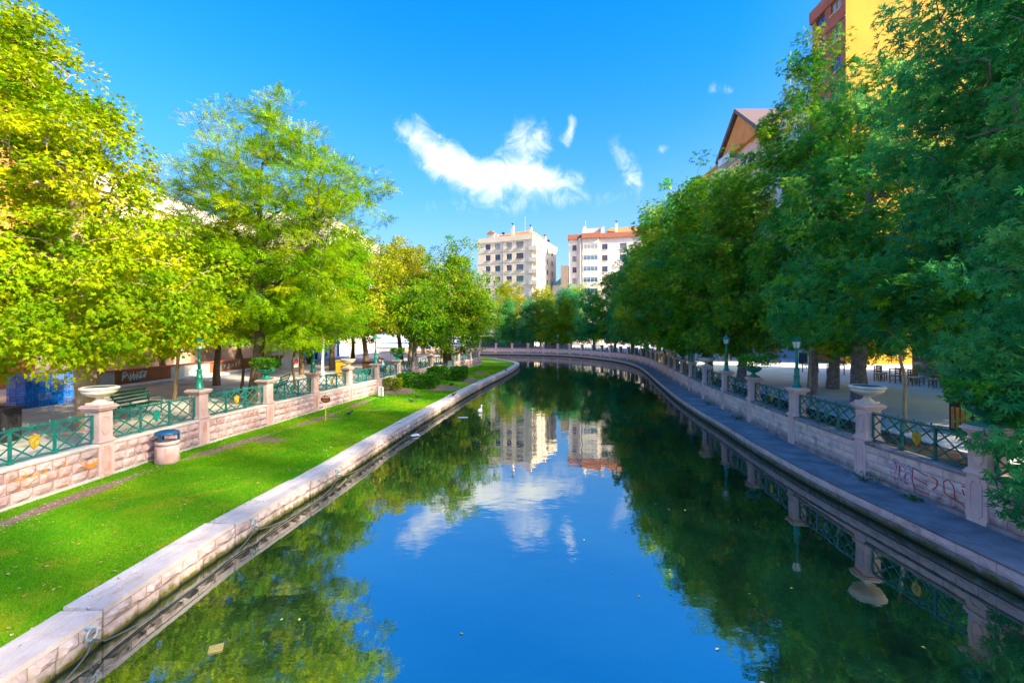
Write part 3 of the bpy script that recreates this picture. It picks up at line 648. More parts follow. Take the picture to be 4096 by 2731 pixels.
def make_tree(name, lobes, nc, nl, kind, lsize, rt, cr, leaf_m, bark_m, seed, clear=2.2, flatz=.7, droop=.25, upn=.8, twigs=0, shell=2.2, lean=(0,0), outn=.35, ragged=.2):
    """returns trunk mesh and crown mesh in tree coordinates; lobes are (cx,cy,cz,rx,ry,rz)"""
    rg = np.random.default_rng(seed); Lb = np.array(lobes, float)
    wt = (Lb[:,3]*Lb[:,4]*Lb[:,5])**.75; wt /= wt.sum(); C = []; tries = 0
    while len(C) < nc and tries < nc*12:
        tries += 1; l = Lb[rg.choice(len(Lb), p=wt)]; d = unit(rg.normal(size=3)); r = rg.random()**(1/shell)
        lump = 1+ragged*math.sin(4.1*d[0]+seed)*math.sin(3.7*d[2]+1.3*seed+2*d[1])+rg.normal(0, ragged*.35)
        c = l[:3]+d*l[3:]*r*lump
        if c[2] < clear*.9 and l[2]-l[5] > clear*.5: continue
        if C and tries < nc*8 and np.min(np.sum((np.array(C)-c)**2, 1)) < (cr*.55)**2: continue
        C.append(c)
    C = np.array(C); top = C[:,2].max(); cen = C.mean(0)
    # skeleton
    nt_ = 9; zt = np.linspace(0, clear+(top-clear)*.72, nt_); wob = np.cumsum(rg.normal(0, .06, (nt_,2)), 0); wob[0] = 0
    f = (zt/zt[-1])[:,None]; P = [np.array([*(wob[i]+f[i]*(cen[:2]*.6+np.array(lean))), zt[i]]) for i in range(nt_)]; par = [-1]+list(range(nt_-1)); cnt = [0]*nt_
    order = np.argsort(np.linalg.norm((C-np.array([*P[-3]])), axis=1)); ok0 = next(i for i in range(nt_) if zt[i] >= clear*.8); leafnode = []
    for k in order:
        c = C[k]; A = np.array(P[ok0:]); dd = np.linalg.norm(A-c, axis=1)+.7*np.maximum(0, A[:,2]-c[2]+.15); j = ok0+int(np.argmin(dd)); a = P[j]; v = c-a; ln = np.linalg.norm(v)
        ns = 1 if ln < .7 else (2 if ln < 1.6 else 3); last = j
        for q in range(1, ns+1):
            t = q/ns; p = a+v*t+np.array([0,0,.13*ln*math.sin(math.pi*t)])+(rg.normal(0,.05*ln,3) if q < ns else 0); P.append(p); par.append(last); cnt.append(0); last = len(P)-1
        leafnode.append(last); cnt[last] = 1
    P = np.array(P); tot = np.array(cnt, float)
    for i in range(len(P)-1, 0, -1): tot[par[i]] += tot[i]
    rad = np.maximum(.011, rt*.85*(tot/max(1, tot[0]))**.52); rad[0] = rt*1.28; rad[1] = max(rad[1], rt*.98)
    V = []; F = []
    for i in range(1, len(P)):
        a, b = P[par[i]], P[i]; ra = min(rad[par[i]], rad[i]*1.35) if i >= nt_ else rad[par[i]]; rb = rad[i]; n = 10 if ra > .12 else (6 if ra > .04 else 4)
        t = unit(b-a); u = np.cross(t, [.3,.2,.93] if abs(t[2]) < .9 else [1,0,0]); u = unit(u); w = np.cross(t, u); o = len(V); th = np.arange(n)*2*np.pi/n
        ring = np.cos(th)[:,None]*u+np.sin(th)[:,None]*w; V.extend((a-t*ra*.15+ring*ra).tolist()); V.extend((b+ring*rb).tolist())
        for q in range(n): F.append((o+q, o+(q+1)%n, o+n+(q+1)%n, o+n+q))
    # bare twigs that stick out of the crown
    for q in range(twigs):
        i = rg.integers(len(C)); p = C[i].copy(); d = unit((p-cen)*[1,1,.4]+rg.normal(0,.8,3)); p -= d*.3
        for s_ in range(5):
            e = p+d*rg.uniform(.18,.38); d = unit(d+rg.normal(0,.28,3)+[0,0,-.05]); o = len(V); r_ = .011*(1-s_*.16)
            u = unit(np.cross(d, [.2,.9,.3])); w = np.cross(d, u)
            for pt, rr in ((p, r_), (e, r_*.85)): V.extend([(pt+u*rr).tolist(), (pt-u*rr*.5+w*rr).tolist(), (pt-u*rr*.5-w*rr).tolist()])
            F += [(o,o+1,o+4,o+3),(o+1,o+2,o+5,o+4),(o+2,o,o+3,o+5)]
            if s_ in (1,2,3):
                e2 = p+unit(d+rg.normal(0,.6,3))*rg.uniform(.2,.45); o = len(V)
                for pt, rr in ((p, r_*.7), (e2, r_*.4)): V.extend([(pt+u*rr).tolist(), (pt-u*rr*.5+w*rr).tolist(), (pt-u*rr*.5-w*rr).tolist()])
                F += [(o,o+1,o+4,o+3),(o+1,o+2,o+5,o+4),(o+2,o,o+3,o+5)]
            p = e
    tm = npmesh('trunk', V, F, bark_m, None, True)
    # leaves
    LV, LF = leaf_shape(kind); N = len(C)*nl; ci = np.repeat(np.arange(len(C)), nl); sz_c = cr*(.6+.75*rg.random(len(C)))
    off = rg.normal(size=(N,3)); off = unit(off)*(rg.random((N,1))**.45); outw = unit(C-cen)[ci]
    pos = C[ci]+off*sz_c[ci][:,None]*np.array([1,1,flatz])+outw*.15*cr
    ax = unit(off*[1,1,.5]*.9+outw*.5+rg.normal(0,.45,(N,3))+np.array([0,0,-droop])); nr = unit(np.array([0,0,upn])+outw*outn+off*.35+rg.normal(0,.42,(N,3)))
    bx = unit(np.cross(nr, ax)); nr = np.cross(ax, bx); sz = lsize*(.65+.6*rg.random(N))
    VV = pos[:,None,:]+sz[:,None,None]*(LV[None,:,0:1]*ax[:,None,:]+LV[None,:,1:2]*bx[:,None,:]+LV[None,:,2:3]*nr[:,None,:])
    FF = LF[None]+(np.arange(N)*len(LV))[:,None,None]
    tone = np.clip(.5+rg.normal(0,.15,N)+(rg.normal(0,.20,len(C))+.32*(rg.random(len(C))<.12))[ci], 0, 1)
    cm = npmesh('crown', VV.reshape(-1,3), FF.reshape(-1,3), leaf_m, np.repeat(tone, len(LF)))
    return tm, cm
def plant_tree(name, label, meshes, loc, rz=0., sc=1., group=None):
    t = thing(name, label, 'tree', loc, rz, group); t.scale = (sc,sc,sc) if not hasattr(sc, '__len__') else sc
    link('trunk', meshes[0], t); link('crown', meshes[1], t); return t

LF_SUN = leafmat('maple_leaf', (.095,.225,.001), (.250,.360,.001), (.46,.45,.002), .38)
LF_LOC = leafmat('locust_leaf', (.060,.240,.002), (.165,.380,.002), (.34,.45,.003), .40)
LF_YEL = leafmat('yellow_green_leaf', (.13,.210,.002), (.27,.320,.003), (.48,.44,.04), .38)
LF_MID = leafmat('mid_green_leaf', (.045,.190,.004), (.105,.300,.005), (.30,.40,.010), .42)
LF_DRK = leafmat('ash_leaf', (.030,.230,.060), (.065,.380,.095), (.26,.52,.03), .5)
LF_DK2 = leafmat('dark_ash_leaf', (.020,.200,.080), (.050,.340,.130), (.13,.46,.10), .5)
LF_DK3 = leafmat('acacia_leaf', (.045,.240,.020), (.090,.360,.030), (.42,.50,.015), .5)

# left bank
T = make_tree('maple', [(-1.7,0,7.0,3.5,3.4,4.2),(1.8,-.6,4.1,2.6,2.6,2.2),(-3.8,-.6,3.8,2.6,2.6,2.2),(-3.0,0,11.2,1.9,1.7,2.5),(-1.0,.2,9.0,2.1,2.0,2.2),(.4,-1.6,3.0,2.4,1.4,1.2),(-3.7,.2,13.0,.7,.7,1.3),(-2.2,.1,12.3,.6,.6,1.1)], 520, 120, 'maple', .155, .30, .62, LF_SUN, BARKL, 11, 1.75, .6, .45, .75, 0, 2.6, ragged=.16)
plant_tree('maple_tree', 'big yellow-green maple with a thick trunk at the left edge', T, (-13.2,14.3,ZP))
T = make_tree('locust', [(.2,0,6.4,4.6,3.9,3.2),(1.6,-.3,8.8,4.4,3.4,2.6),(.6,0,11.2,2.6,2.2,2.2),(4.6,-.2,9.2,1.5,1.2,.8),(-2.8,.3,9.0,2.0,2.0,1.8),(.6,-.2,4.0,3.6,2.6,1.3),(2.6,-.4,3.4,2.2,1.8,1.0),(-3.5,.2,7.2,1.6,1.6,1.5),(.5,0,13.0,.8,.7,1.2)], 540, 50, 'feather', .30, .25, .62, LF_LOC, BARK, 12, 2.5, .38, .12, 1.3, 0, 2.0, ragged=.22)
plant_tree('locust_tree', 'feathery green locust tree spreading over the left fence beside the green urn', T, (-11.5,20.3,ZP))
Y1 = make_tree('young', [(0,0,4.6,1.5,1.5,1.8),(.3,.2,3.6,1.6,1.4,.9)], 110, 60, 'ovate', .17, .085, .42, LF_SUN, BARKL, 13, 2.0, .7, .3, .8)
Y2 = make_tree('young', [(0,0,4.4,1.4,1.4,1.7),(-.3,.1,3.4,1.3,1.3,.8)], 100, 60, 'ovate', .15, .07, .42, LF_LOC, BARK, 14, 1.9, .7, .3, .8)
YW = make_tree('young', [(0,0,4.6,1.6,1.6,1.9)], 110, 60, 'ovate', .17, .11, .45, LF_SUN, LIMEW, 15, 2.3, .7, .3, .8)
plant_tree('young_tree', 'young tree with a thin pale trunk just left of the nearest left lamp', Y1, (-15.6,21.0,ZP), 1, 1, 'young trees on the left promenade')
plant_tree('young_tree', 'young tree with a thin dark trunk in front of the brown street wall', Y2, (-13.8,23.2,ZP), 0, 1, 'young trees on the left promenade')
plant_tree('young_tree', 'young tree with a thin trunk between the green urn and the second left lamp', Y2, (-11.6,24.4,ZP), 2.2, .95, 'young trees on the left promenade')
plant_tree('young_tree', 'young tree with a whitewashed trunk beside the second left lamp', YW, (-12.7,30.5,ZP), .4, 1, 'young trees on the left promenade')
A1 = make_tree('broad', [(0,0,6.6,3.6,3.6,3.6),(.8,.5,9.6,2.4,2.4,2.6),(-1.4,0,4.6,2.9,2.7,1.9),(1.4,.3,4.4,2.4,2.2,1.6)], 360, 84, 'ovate', .20, .22, .62, LF_YEL, BARK, 21, 2.0, .7, .3, .7, ragged=.24)
A2 = make_tree('broad', [(0,0,6.2,3.5,3.3,3.5),(-.8,.5,9.0,2.2,2.2,2.4),(1.6,0,4.4,2.6,2.6,1.9)], 330, 84, 'ovate', .19, .22, .62, LF_LOC, BARK, 22, 1.9, .7, .3, .7, ragged=.24)
def trees(spec, group, name):
    for (lab, me, x, y, rz, sc) in spec: plant_tree(name, lab, me, (x, y, ZP), rz, sc, group)
trees([('shaded green tree at the left edge behind the stacked blue crates', A2, -21.0,15.5,.9,.80),
       ('yellow-green tree in front of the orange block behind the big maple', A1, -20.2,21.5,2.9,.80),
       ('green tree on the left sidewalk behind the brown street wall', A2, -23.4,30.5,1.9,.92),
       ('yellow-green tree on the left sidewalk in front of the peach block', A1, -23.2,38.5,.2,.92),
       ('tall green tree on the left sidewalk by the small shop', A2, -20.2,45.5,5.0,1.05),
       ('yellow-green tree between the big maple and the locust tree, back on the left street', A1, -17.2,26.5,.5,.82),
       ('green tree behind the locust tree, before the peach apartment block', A2, -15.5,33.5,1.2,.74),
       ('blossoming yellow-green tree right of the locust tree, above the third left lamp', A1, -13.6,42.5,2.4,1.06),
       ('yellow-green tree between the blossoming tree and the lawn tree on the promenade', A1, -11.2,46.0,1.7,1.02),
       ('green tree behind the second left lamp on the promenade', A2, -14.8,37.5,3.9,1.0),
       ('yellow-green tree over the far end of the left wall', A1, -8.6,56.5,5.6,1.0),
       ('tall yellow-green tree behind the lawn tree, nearer the beige apartment block', A1, -11.3,50.5,4.1,1.08),
       ('yellow-green tree at the far end of the left promenade', A2, -9.5,61.5,3.3,.86),
       ('green tree low behind the blossoming tree on the left promenade', A2, -17.5,50.0,.3,.95),
       ('far yellow-green tree right behind the end of the left bank wall', A1, -11.5,84.5,.3,1.1),
       ('yellow-green tree on the far left behind the lawn tree', A1, -7.2,66.0,1.0,.98),
       ], 'trees of the left promenade', 'broadleaf_tree')
T = make_tree('lawn', [(.2,0,7.2,3.9,3.6,3.8),(1.9,-.6,4.4,2.9,2.6,2.3),(-1.6,.2,5.0,2.8,2.6,2.2),(.6,.3,10.6,2.0,2.0,2.4),(2.9,-.4,6.6,2.0,1.9,2.6)], 470, 62, 'ovate', .20, .42, .60, LF_MID, BARK, 23, 2.3, .75, .3, .7, 20, ragged=.26)
t_ = plant_tree('lawn_tree', 'thick tree with whitewashed foot standing on the lawn near its far end', T, (-6.1,43.6,ZK+.02))
m = MB(); m.lathe([(.66,-.05),(.58,.12),(.53,.5),(.50,1.0),(.485,1.25)], 14); m.build('whitewash', LIMEW, t_, True)
T = make_tree('lawn2', [(0,0,5.4,2.3,2.3,2.3),(1.0,-.3,3.8,1.9,1.7,1.3)], 200, 62, 'ovate', .19, .20, .55, LF_MID, BARKG, 24, 2.0, .75, .3, .7)
plant_tree('lawn_tree', 'slim dark trunked tree rising beside the wall behind the clipped bush', T, (-7.35,34.3,ZK+.3))

# right bank: the near tree hangs over the wall
T = make_tree('ash_near', [(.8,.2,7.8,2.4,2.6,4.6),(-1.35,.8,2.0,1.1,1.0,1.6),(-.7,.6,5.0,1.6,1.6,2.0),(-1.0,1.6,10.6,1.9,1.8,1.9),(.6,3.6,9.0,2.2,2.4,3.2),(-.9,-.2,3.6,1.2,1.1,1.4),(-2.65,-.35,.45,.65,.7,1.15),(-2.0,.1,2.3,1.0,.9,1.2),(-1.6,-.6,1.4,1.0,.8,1.5)], 520, 46, 'fan', .17, .22, .50, LF_DK2, BARKG, 31, 1.6, .75, .5, .5, 25, 2.4, outn=.9, ragged=.22)
plant_tree('ash_tree', 'dark narrow-leaved tree at the right edge, hanging over the nearest pillar', T, (12.0,8.7,ZP))
T = make_tree('ash_tall', [(0,0,7.6,3.4,3.3,4.4),(.6,0,11.6,2.4,2.4,3.0),(-1.0,-.6,4.8,2.8,2.6,2.0),(1.6,-1.6,5.4,2.6,2.6,2.4),(-4.5,-3.6,3.4,1.4,1.4,.9),(-3.2,-2.2,4.8,1.9,1.8,1.4)], 500, 44, 'fan', .19, .30, .60, LF_DRK, BARKG, 32, 2.4, .75, .4, .5, 90, 2.3, outn=.9, ragged=.24)
plant_tree('ash_tree', 'grey trunked dark tree behind the cream urn of the right wall', T, (15.0,19.6,ZP))
T = make_tree('ash_thin', [(0,0,6.6,2.7,2.6,3.8),(-.2,.1,11.4,1.8,1.8,3.6),(-.1,0,15.6,1.2,1.2,2.8),(.5,-.3,4.4,2.6,2.4,1.6),(-1.6,-3.0,3.9,1.5,1.9,1.2),(-1.3,1.0,13.0,1.0,1.0,1.4)], 440, 40, 'fan', .19, .20, .56, LF_DK3, BARKG, 33, 2.2, .8, .3, .5, 130, 1.9, outn=.9, ragged=.42)
plant_tree('ash_tree', 'tall thin tree with a ragged top in front of the red and yellow block', T, (14.9,22.6,ZP))
RA = make_tree('ash', [(0,0,7.0,3.3,3.3,4.0),(.3,.2,11.0,2.3,2.2,3.0),(-1.2,-.3,4.0,2.8,2.7,2.2),(1.4,.5,4.4,2.6,2.6,2.4),(-.4,-1.2,2.4,2.4,2.0,1.3)], 430, 42, 'fan', .20, .24, .60, LF_DRK, BARKG, 34, 1.8, .75, .35, .5, 80, 2.2, outn=.9, ragged=.30)
RB = make_tree('ash', [(0,0,6.2,3.1,3.1,3.8),(-.4,.2,9.8,2.4,2.2,2.8),(-.9,-.6,3.4,2.8,2.6,2.0),(.6,.9,2.6,2.2,2.2,1.3)], 400, 42, 'fan', .20, .22, .60, LF_DK3, BARKG, 35, 1.7, .75, .35, .5, 60, 2.1, outn=.9, ragged=.32)
RC = make_tree('ash', [(0,0,5.8,3.2,3.2,3.6),(.4,.2,8.4,2.3,2.2,2.4),(-.9,-.6,3.2,2.8,2.6,1.9),(.8,.8,2.6,2.4,2.3,1.3)], 370, 44, 'fan', .20, .22, .62, LF_DK2, BARKG, 36, 1.6, .75, .35, .5, 40, 2.2, outn=.9, ragged=.28)
def recolour(me, mat):
    c = me[1].copy(); c.materials[0] = mat; return (me[0], c)
RD, RE = recolour(RB, LF_MID), recolour(RC, LF_DK3)
trees([('dark tree at the right edge behind the hanging branches', RC, 16.2,13.4,.4,1.18),
       ('dark green tree right of the tall thin tree on the right bank', RA, 17.6,25.0,1.9,1.12),
       ('grey trunked tree behind the lamp of the right wall', RB, 14.4,28.6,.9,1.12),
       ('light green tree with yellow tufts, fourth along the right promenade', RD, 14.6,33.8,2.7,1.22),
       ('dark bushy tree on the right bank whose crown reaches down over the fence', RA, 15.2,38.6,4.4,1.14),
       ('tree on the right bank whose rounded top stands before the tan roof', RE, 15.4,43.6,.2,1.62),
       ('tree on the right bank that covers the lower right of the white block', RA, 16.4,49.0,3.1,1.22),
       ('dark tree where the right wall starts to bend left', RD, 17.8,55.5,1.1,1.28),
       ('blue-green tree in the bend of the right wall', RC, 18.4,62.5,2.2,1.42),
       ('bushy tree behind the bend of the right wall', RA, 18.6,70.0,5.2,1.12),
       ('light green small tree behind the far wall, right of the orange sign', RD, 17.4,77.0,.7,1.12),
       ('dark tree behind the far wall under the white block', RC, 15.2,84.5,1.9,1.12),
       ('light green tree behind the far wall left of the white block', RD, 11.0,91.0,2.9,.86),
       ('dark tree behind the middle of the far wall', RE, 7.4,95.0,3.8,1.02),
       ('dark bushy tree under the beige block behind the far wall', RC, 3.4,97.0,5.0,.98),
       ('dark tree at the left end of the far wall', RA, -1.2,98.0,.5,.80),
       ('sunlit yellow-green tree below the beige block', A1, -.4,107,1.5,1.28),
       ('sunlit yellow-green tree left of the beige block', A2, -7.5,103,2.5,1.2),
       ('sunlit tree right of the beige block below the sky gap', A1, 7.0,111,.5,1.22),
       ('dark tree between the two far blocks behind the far wall', RC, 12.6,99,2.2,1.25),
       ('sunlit tree under the white block behind the bend', A2, 13.6,106,4.2,1.3),
       ('tall tree behind the right promenade before the pink gabled block', RA, 23.5,50,2.0,1.18),
       ('dark tree deep behind the cafe chairs on the right', RC, 25.6,19.5,1.0,.95)], 'trees of the right bank', 'ash_tree')
YD = make_tree('young', [(0,0,4.3,1.4,1.4,1.5)], 80, 55, 'fan', .17, .055, .42, LF_DRK, BARKL, 37, 2.2, .7, .3, .8)
plant_tree('young_tree', 'young staked tree with a thin tan trunk behind the nearest right fence panel', YD, (12.1,13.9,ZP), 0, .95, 'young trees on the right bank')
plant_tree('young_tree', 'young tree with a thin reddish trunk left of the cream urn on the right bank', YD, (12.5,19.0,ZP), 2, 1, 'young trees on the right bank')

# poplars added out of view: loose crowns that sift the sun onto the lawn
PO = [make_tree('poplar', [(0,0,20,2.0,2.0,11.5),(.3,.1,27,1.7,1.7,4.6),(-.3,0,13,2.2,2.2,6)], 200, 38, 'ovate', .22, .30, .75, LF_DK3, BARKG, 41+i, 5.0, .9, .3, .5, 0, 1.6, ragged=.3) for i in range(2)]
i = 0
for y in np.arange(-34, 27.5, 3.1):
    if 4.0 < y < 7.6: continue
    plant_tree('shade_poplar', f'{ORD[i]} poplar of the row added out of view to sift the sun', PO[i%2], (26.6+.5*math.sin(y*2.1), float(y), ZP), i*1.3, (1,1,.97+.05*math.sin(i*1.7)), 'poplars added to sift the sun'); i += 1

# bushes on the lawn, plants in the urns
def bush(name, label, loc, r, n, ls, mat, seed, cat='bush', kind='ovate', group=None):
    rg = np.random.default_rng(seed); LV, LF = leaf_shape(kind); d = unit(rg.normal(size=(n,3))); d[:,2] = np.abs(d[:,2])
    e = .55; dd = np.sign(d)*np.abs(d)**e; dd /= np.maximum(np.abs(dd).max(1, keepdims=True), .75); rr = .74+.30*rg.random((n,1))**.6
    pos = dd*rr*np.array(r); nr = unit(dd+rg.normal(0,.5,(n,3))+[0,0,.3]); ax = unit(rg.normal(size=(n,3))+dd*.8+[0,0,.4]); bx = unit(np.cross(nr,ax)); nr = np.cross(ax,bx); s = ls*(.6+.7*rg.random(n))
    VV = pos[:,None,:]+s[:,None,None]*(LV[None,:,0:1]*ax[:,None,:]+LV[None,:,1:2]*bx[:,None,:]+LV[None,:,2:3]*nr[:,None,:])
    FF = LF[None]+(np.arange(n)*len(LV))[:,None,None]; t = thing(name, label, cat, loc, 0, group)
    link('foliage', npmesh('foliage', VV.reshape(-1,3), FF.reshape(-1,3), mat, np.repeat(np.clip(rg.normal(.5,.22,n),0,1), len(LF))), t)
    m = MB()
    for k in range(9): a = rg.random()*6.28; m.tube([(0,0,-.05),(.3*r[0]*math.cos(a),.3*r[1]*math.sin(a),.4*r[2]),(.7*r[0]*math.cos(a),.7*r[1]*math.sin(a),.75*r[2])],[.02,.014,.006],5)
    m.build('stems', BARK, t); return t
LB = leafmat('bush_leaf', (.014,.115,.006), (.030,.175,.008), (.10,.25,.012), .3); LBY = leafmat('sunny_bush_leaf', (.09,.19,.005), (.18,.25,.008), (.3,.32,.02), .35)
bush('clipped_bush', 'clipped green bush on the lawn, left one of the two large bushes', (-6.55,31.9,ZK+.03), (1.25,1.0,.92), 5200, .13, LB, 51, group='bushes on the lawn')
bush('clipped_bush', 'clipped green bush on the lawn at the foot of the whitewashed tree', (-5.3,37.6,ZK+.03), (1.45,1.3,.95), 5200, .14, LB, 52, group='bushes on the lawn')
bush('small_bush', 'small yellow-green bush against the sunlit part of the left wall', (-7.9,30.0,ZK+.05), (.55,.5,.78), 1500, .11, LBY, 53, group='bushes on the lawn')
for i, (x, y, z, side, k) in enumerate(URNS):
    if y < 45: bush('urn_plant', f'leafy plant growing in the green urn on the {ORD[k]} pillar of the {side} wall', (x,y,z-.02), (.40,.40,.42) if side == 'left' else (.46,.46,.5), 700, .11, LB if side == 'left' else LF_DK3, 60+i, 'plant')
for i, (x, y, r_) in enumerate(((9.25,11.9,.16),(10.25,20.6,.1),(10.7,24.6,.13),(9.3,10.5,.07))):
    bush('weed_tuft', ['green weed tuft at the foot of the cream urn pillar on the right walkway','tiny weed tuft on the right walkway below the green urn','small round weed tuft on the right walkway farther along','tiny weed tuft at the foot of the graffiti'][i], (x-.05,y,ZW), (r_*1.6,r_*2.2,r_), 160, .06, LB, 70+i, 'weed', 'lance')
# ------------------------------------------------------------------ buildings
WINC = {}
FRAMEB = pmat('brown_window_frame', (.26,.10,.04), (.32,.13,.06), 6, .5); FRAMEW = pmat('white_window_frame', (.75,.75,.74), None, rough=.4); SILL = pmat('window_sill', (.55,.50,.45), (.62,.57,.52), 4, .7)
def window_parts(w, h, mull, fmat, sill):
    k = (round(w,2), round(h,2), mull, fmat.name, sill)
    if k in WINC: return WINC[k]
    f = MB(); t = .07
    for (x, z, sx, sz) in ((-w/2+t/2,h/2,t,h),(w/2-t/2,h/2,t,h),(0,t/2,w-2*t,t),(0,h-t/2,w-2*t,t)): f.box((x,0,z),(sx,.07,sz))
    for i in range(1, mull): f.box((-w/2+w*i/mull,0,h/2),(.06,.065,h-2*t))
    if h > 1.2: f.box((0,0,h*.72),(w-2*t,.06,.05))
    p = MB().box((0,.03,h/2),(w-.1,.02,h-.1)); s = MB().box((0,-.16,-.03),(w+.2,.30,.06))
    WINC[k] = (f.mesh('window', fmat), p.mesh('pane', GLASS), s.mesh('sill', SILL) if sill else None); return WINC[k]
def facade(mb, o, ux, Wd, H, ops, dep=.2):
    n = Vector((ux.y, -ux.x, 0)); xs = sorted({0., Wd, *[q for a in ops for q in a[:2]]}); zs = sorted({0., H, *[q for a in ops for q in a[2:4]]})
    P = lambda x, z, d=0.: o + ux*x + Vector((0,0,z)) - n*d
    for i in range(len(xs)-1):
        run = None
        for j in range(len(zs)-1):
            cx, cz = (xs[i]+xs[i+1])/2, (zs[j]+zs[j+1])/2
            if any(a[0] < cx < a[1] and a[2] < cz < a[3] for a in ops): continue
            mb.add([P(xs[i],zs[j]),P(xs[i+1],zs[j]),P(xs[i+1],zs[j+1]),P(xs[i],zs[j+1])], [(0,1,2,3)])
    for (x0, x1, z0, z1) in ops:
        c = [(x0,z0),(x1,z0),(x1,z1),(x0,z1)]
        for k in range(4): a, b = c[k], c[(k+1)%4]; mb.add([P(*a),P(*b),P(*b,dep),P(*a,dep)], [(0,1,2,3)])
def building(name, label, loc, ang, w, d, H, floors, fh, z0, cols, mats, fmat=FRAMEB, group=None, bands=None, top='parapet', sill=True):
    """cols: side ('front','right','left') -> [(centre, width, height, mullions)]; z0: sill of the lowest row"""
    t = thing(name, label, 'building', loc, R(ang), group)
    sides = {'front':(Vector((0,0,0)),Vector((1,0,0)),w),'right':(Vector((w,0,0)),Vector((0,1,0)),d),'back':(Vector((w,d,0)),Vector((-1,0,0)),w),'left':(Vector((0,d,0)),Vector((0,-1,0)),d)}
    for sd, (o, ux, Wd) in sides.items():
        ops = []
        for (c, ww, hh, mu) in cols.get(sd, []):
            for f in range(floors):
                z = z0+f*fh
                if z+hh < H-.2: ops.append((c-ww/2, c+ww/2, z, z+hh))
        mb = MB(); facade(mb, o, ux, Wd, H, ops); wl_ = mb.build('wall', mats.get(sd, mats['front']), t)
        n = Vector((ux.y,-ux.x,0)); rz = math.atan2(ux.y, ux.x)
        i = 0
        for (c, ww, hh, mu) in cols.get(sd, []):
            f_, p_, s_ = window_parts(ww, hh, mu, fmat, sill)
            for f in range(floors):
                z = z0+f*fh
                if z+hh >= H-.2: continue
                q = o+ux*c-n*.12+Vector((0,0,z)); wo = link('window', f_, t, q, rz); link('pane', p_, wo)
                if s_: link('sill', s_, wo)
    MB().box((w/2,d/2,H+.02),(w-.02,d-.02,.04)).build('roof_deck', flat('roof_deck_felt', (.25,.23,.21)), t)
    if top == 'parapet':
        m = MB(); e = .18
        for (cx, cy_, sx, sy) in ((w/2,-.06,w+.5,.3),(w/2,d+.06,w+.5,.3),(-.06,d/2,.3,d+.2),(w+.06,d/2,.3,d+.2)): m.box((cx,cy_,H-.55+.0),(sx,sy,1.3))
        m.build('parapet', bands or mats['front'], t)
    if top == 'eaves':
        m = MB(); e = .7; hr = 2.2; V = [(-e,-e,H),(w+e,-e,H),(w+e,d+e,H),(-e,d+e,H),(w*.3,d*.4,H+hr),(w*.7,d*.4,H+hr),(w*.7,d*.6,H+hr),(w*.3,d*.6,H+hr),(-e,-e,H-.3),(w+e,-e,H-.3),(w+e,d+e,H-.3),(-e,d+e,H-.3)]
        m.add(V, [(0,1,5,4),(1,2,6,5),(2,3,7,6),(3,0,4,7),(4,5,6,7),(8,9,1,0),(9,10,2,1),(10,11,3,2),(11,8,0,3),(11,10,9,8)]); m.build('roof', bands or flat('tile_roof', (.38,.12,.05)), t)
    return t
BEIGE = pmat('beige_render', (.72,.57,.38), (.78,.63,.44), .8, .85, .1, 20); BEIGE2 = pmat('pale_render', (.62,.53,.40), (.70,.60,.47), .6, .85, .1, 20)
WHITER = pmat('white_render', (.62,.53,.45), (.70,.61,.53), .5, .85, .1, 20); GREYR = pmat('grey_pink_render', (.50,.44,.42), (.56,.50,.48), .5, .85, .1, 20)
YELLOW = pmat('yellow_render', (.40,.215,.012), (.46,.26,.018), .25, .85, .1, 14, stain=(.35,.5,.8,(.34,.175,.010)), streak=True); REDR = pmat('brick_red_render', (.36,.10,.065), (.42,.13,.085), .6, .85, .15, 20)
PEACH = pmat('peach_render', (.72,.45,.32), (.78,.53,.40), .5, .85, .1, 20); PINK = pmat('pink_render', (.68,.42,.38), (.74,.50,.45), .5, .85, .1, 20); ORANGE = pmat('orange_render', (.62,.22,.05), (.70,.28,.08), .5, .85, .1, 20)
TILE = pmat('orange_roof_tile', (.42,.15,.05), (.52,.20,.07), 3, .8, .3, 12); BROWNR = pmat('brown_roof_sheet', (.19,.062,.035), (.24,.085,.05), 2, .7, .2, 12)
PBLUE = pmat('pale_blue_render', (.50,.56,.66), (.58,.64,.72), .5, .85, .1, 20); TAN = pmat('tan_roof', (.50,.34,.17), (.58,.41,.22), 2, .8, .2, 12)
def chimney(t, x, y, z, h=1.6, dish=True):
    m = MB(); m.box((x,y,z+h/2),(.7,.7,h)).box((x,y,z+h+.06),(.85,.85,.12)); c = m.build('chimney', WHITER, t)
    if dish: MB().lathe([(.05,z+h+.12),(.05,z+h+.5),(.28,z+h+.55),(.32,z+h+.75),(.1,z+h+.85)], 10, (x,y,0)).build('cowl', BLACKM, c)
def mast(t, x, y, z, h): m = MB(); m.tube([(x,y,z),(x,y,z+h)], .05, 6); [m.bar((x-.5,y,z+h*q),(x+.5,y,z+h*q),.04) for q in (.7,.85)]; m.build('antenna', flat('antenna_metal', (.35,.36,.38), .4), t)
def dish(t, x, y, z):
    m = MB(); m.lathe([(.02,0),(.25,.05),(.42,.16),(.44,.17)], 12); o = m.build('satellite_dish', BLACKM, t, True, (x,y,z+.5)); o.rotation_euler = (R(60),0,R(30)); MB().tube([(x,y,z),(x,y,z+.5)], .04, 5).build('dish_post', BLACKM, t)

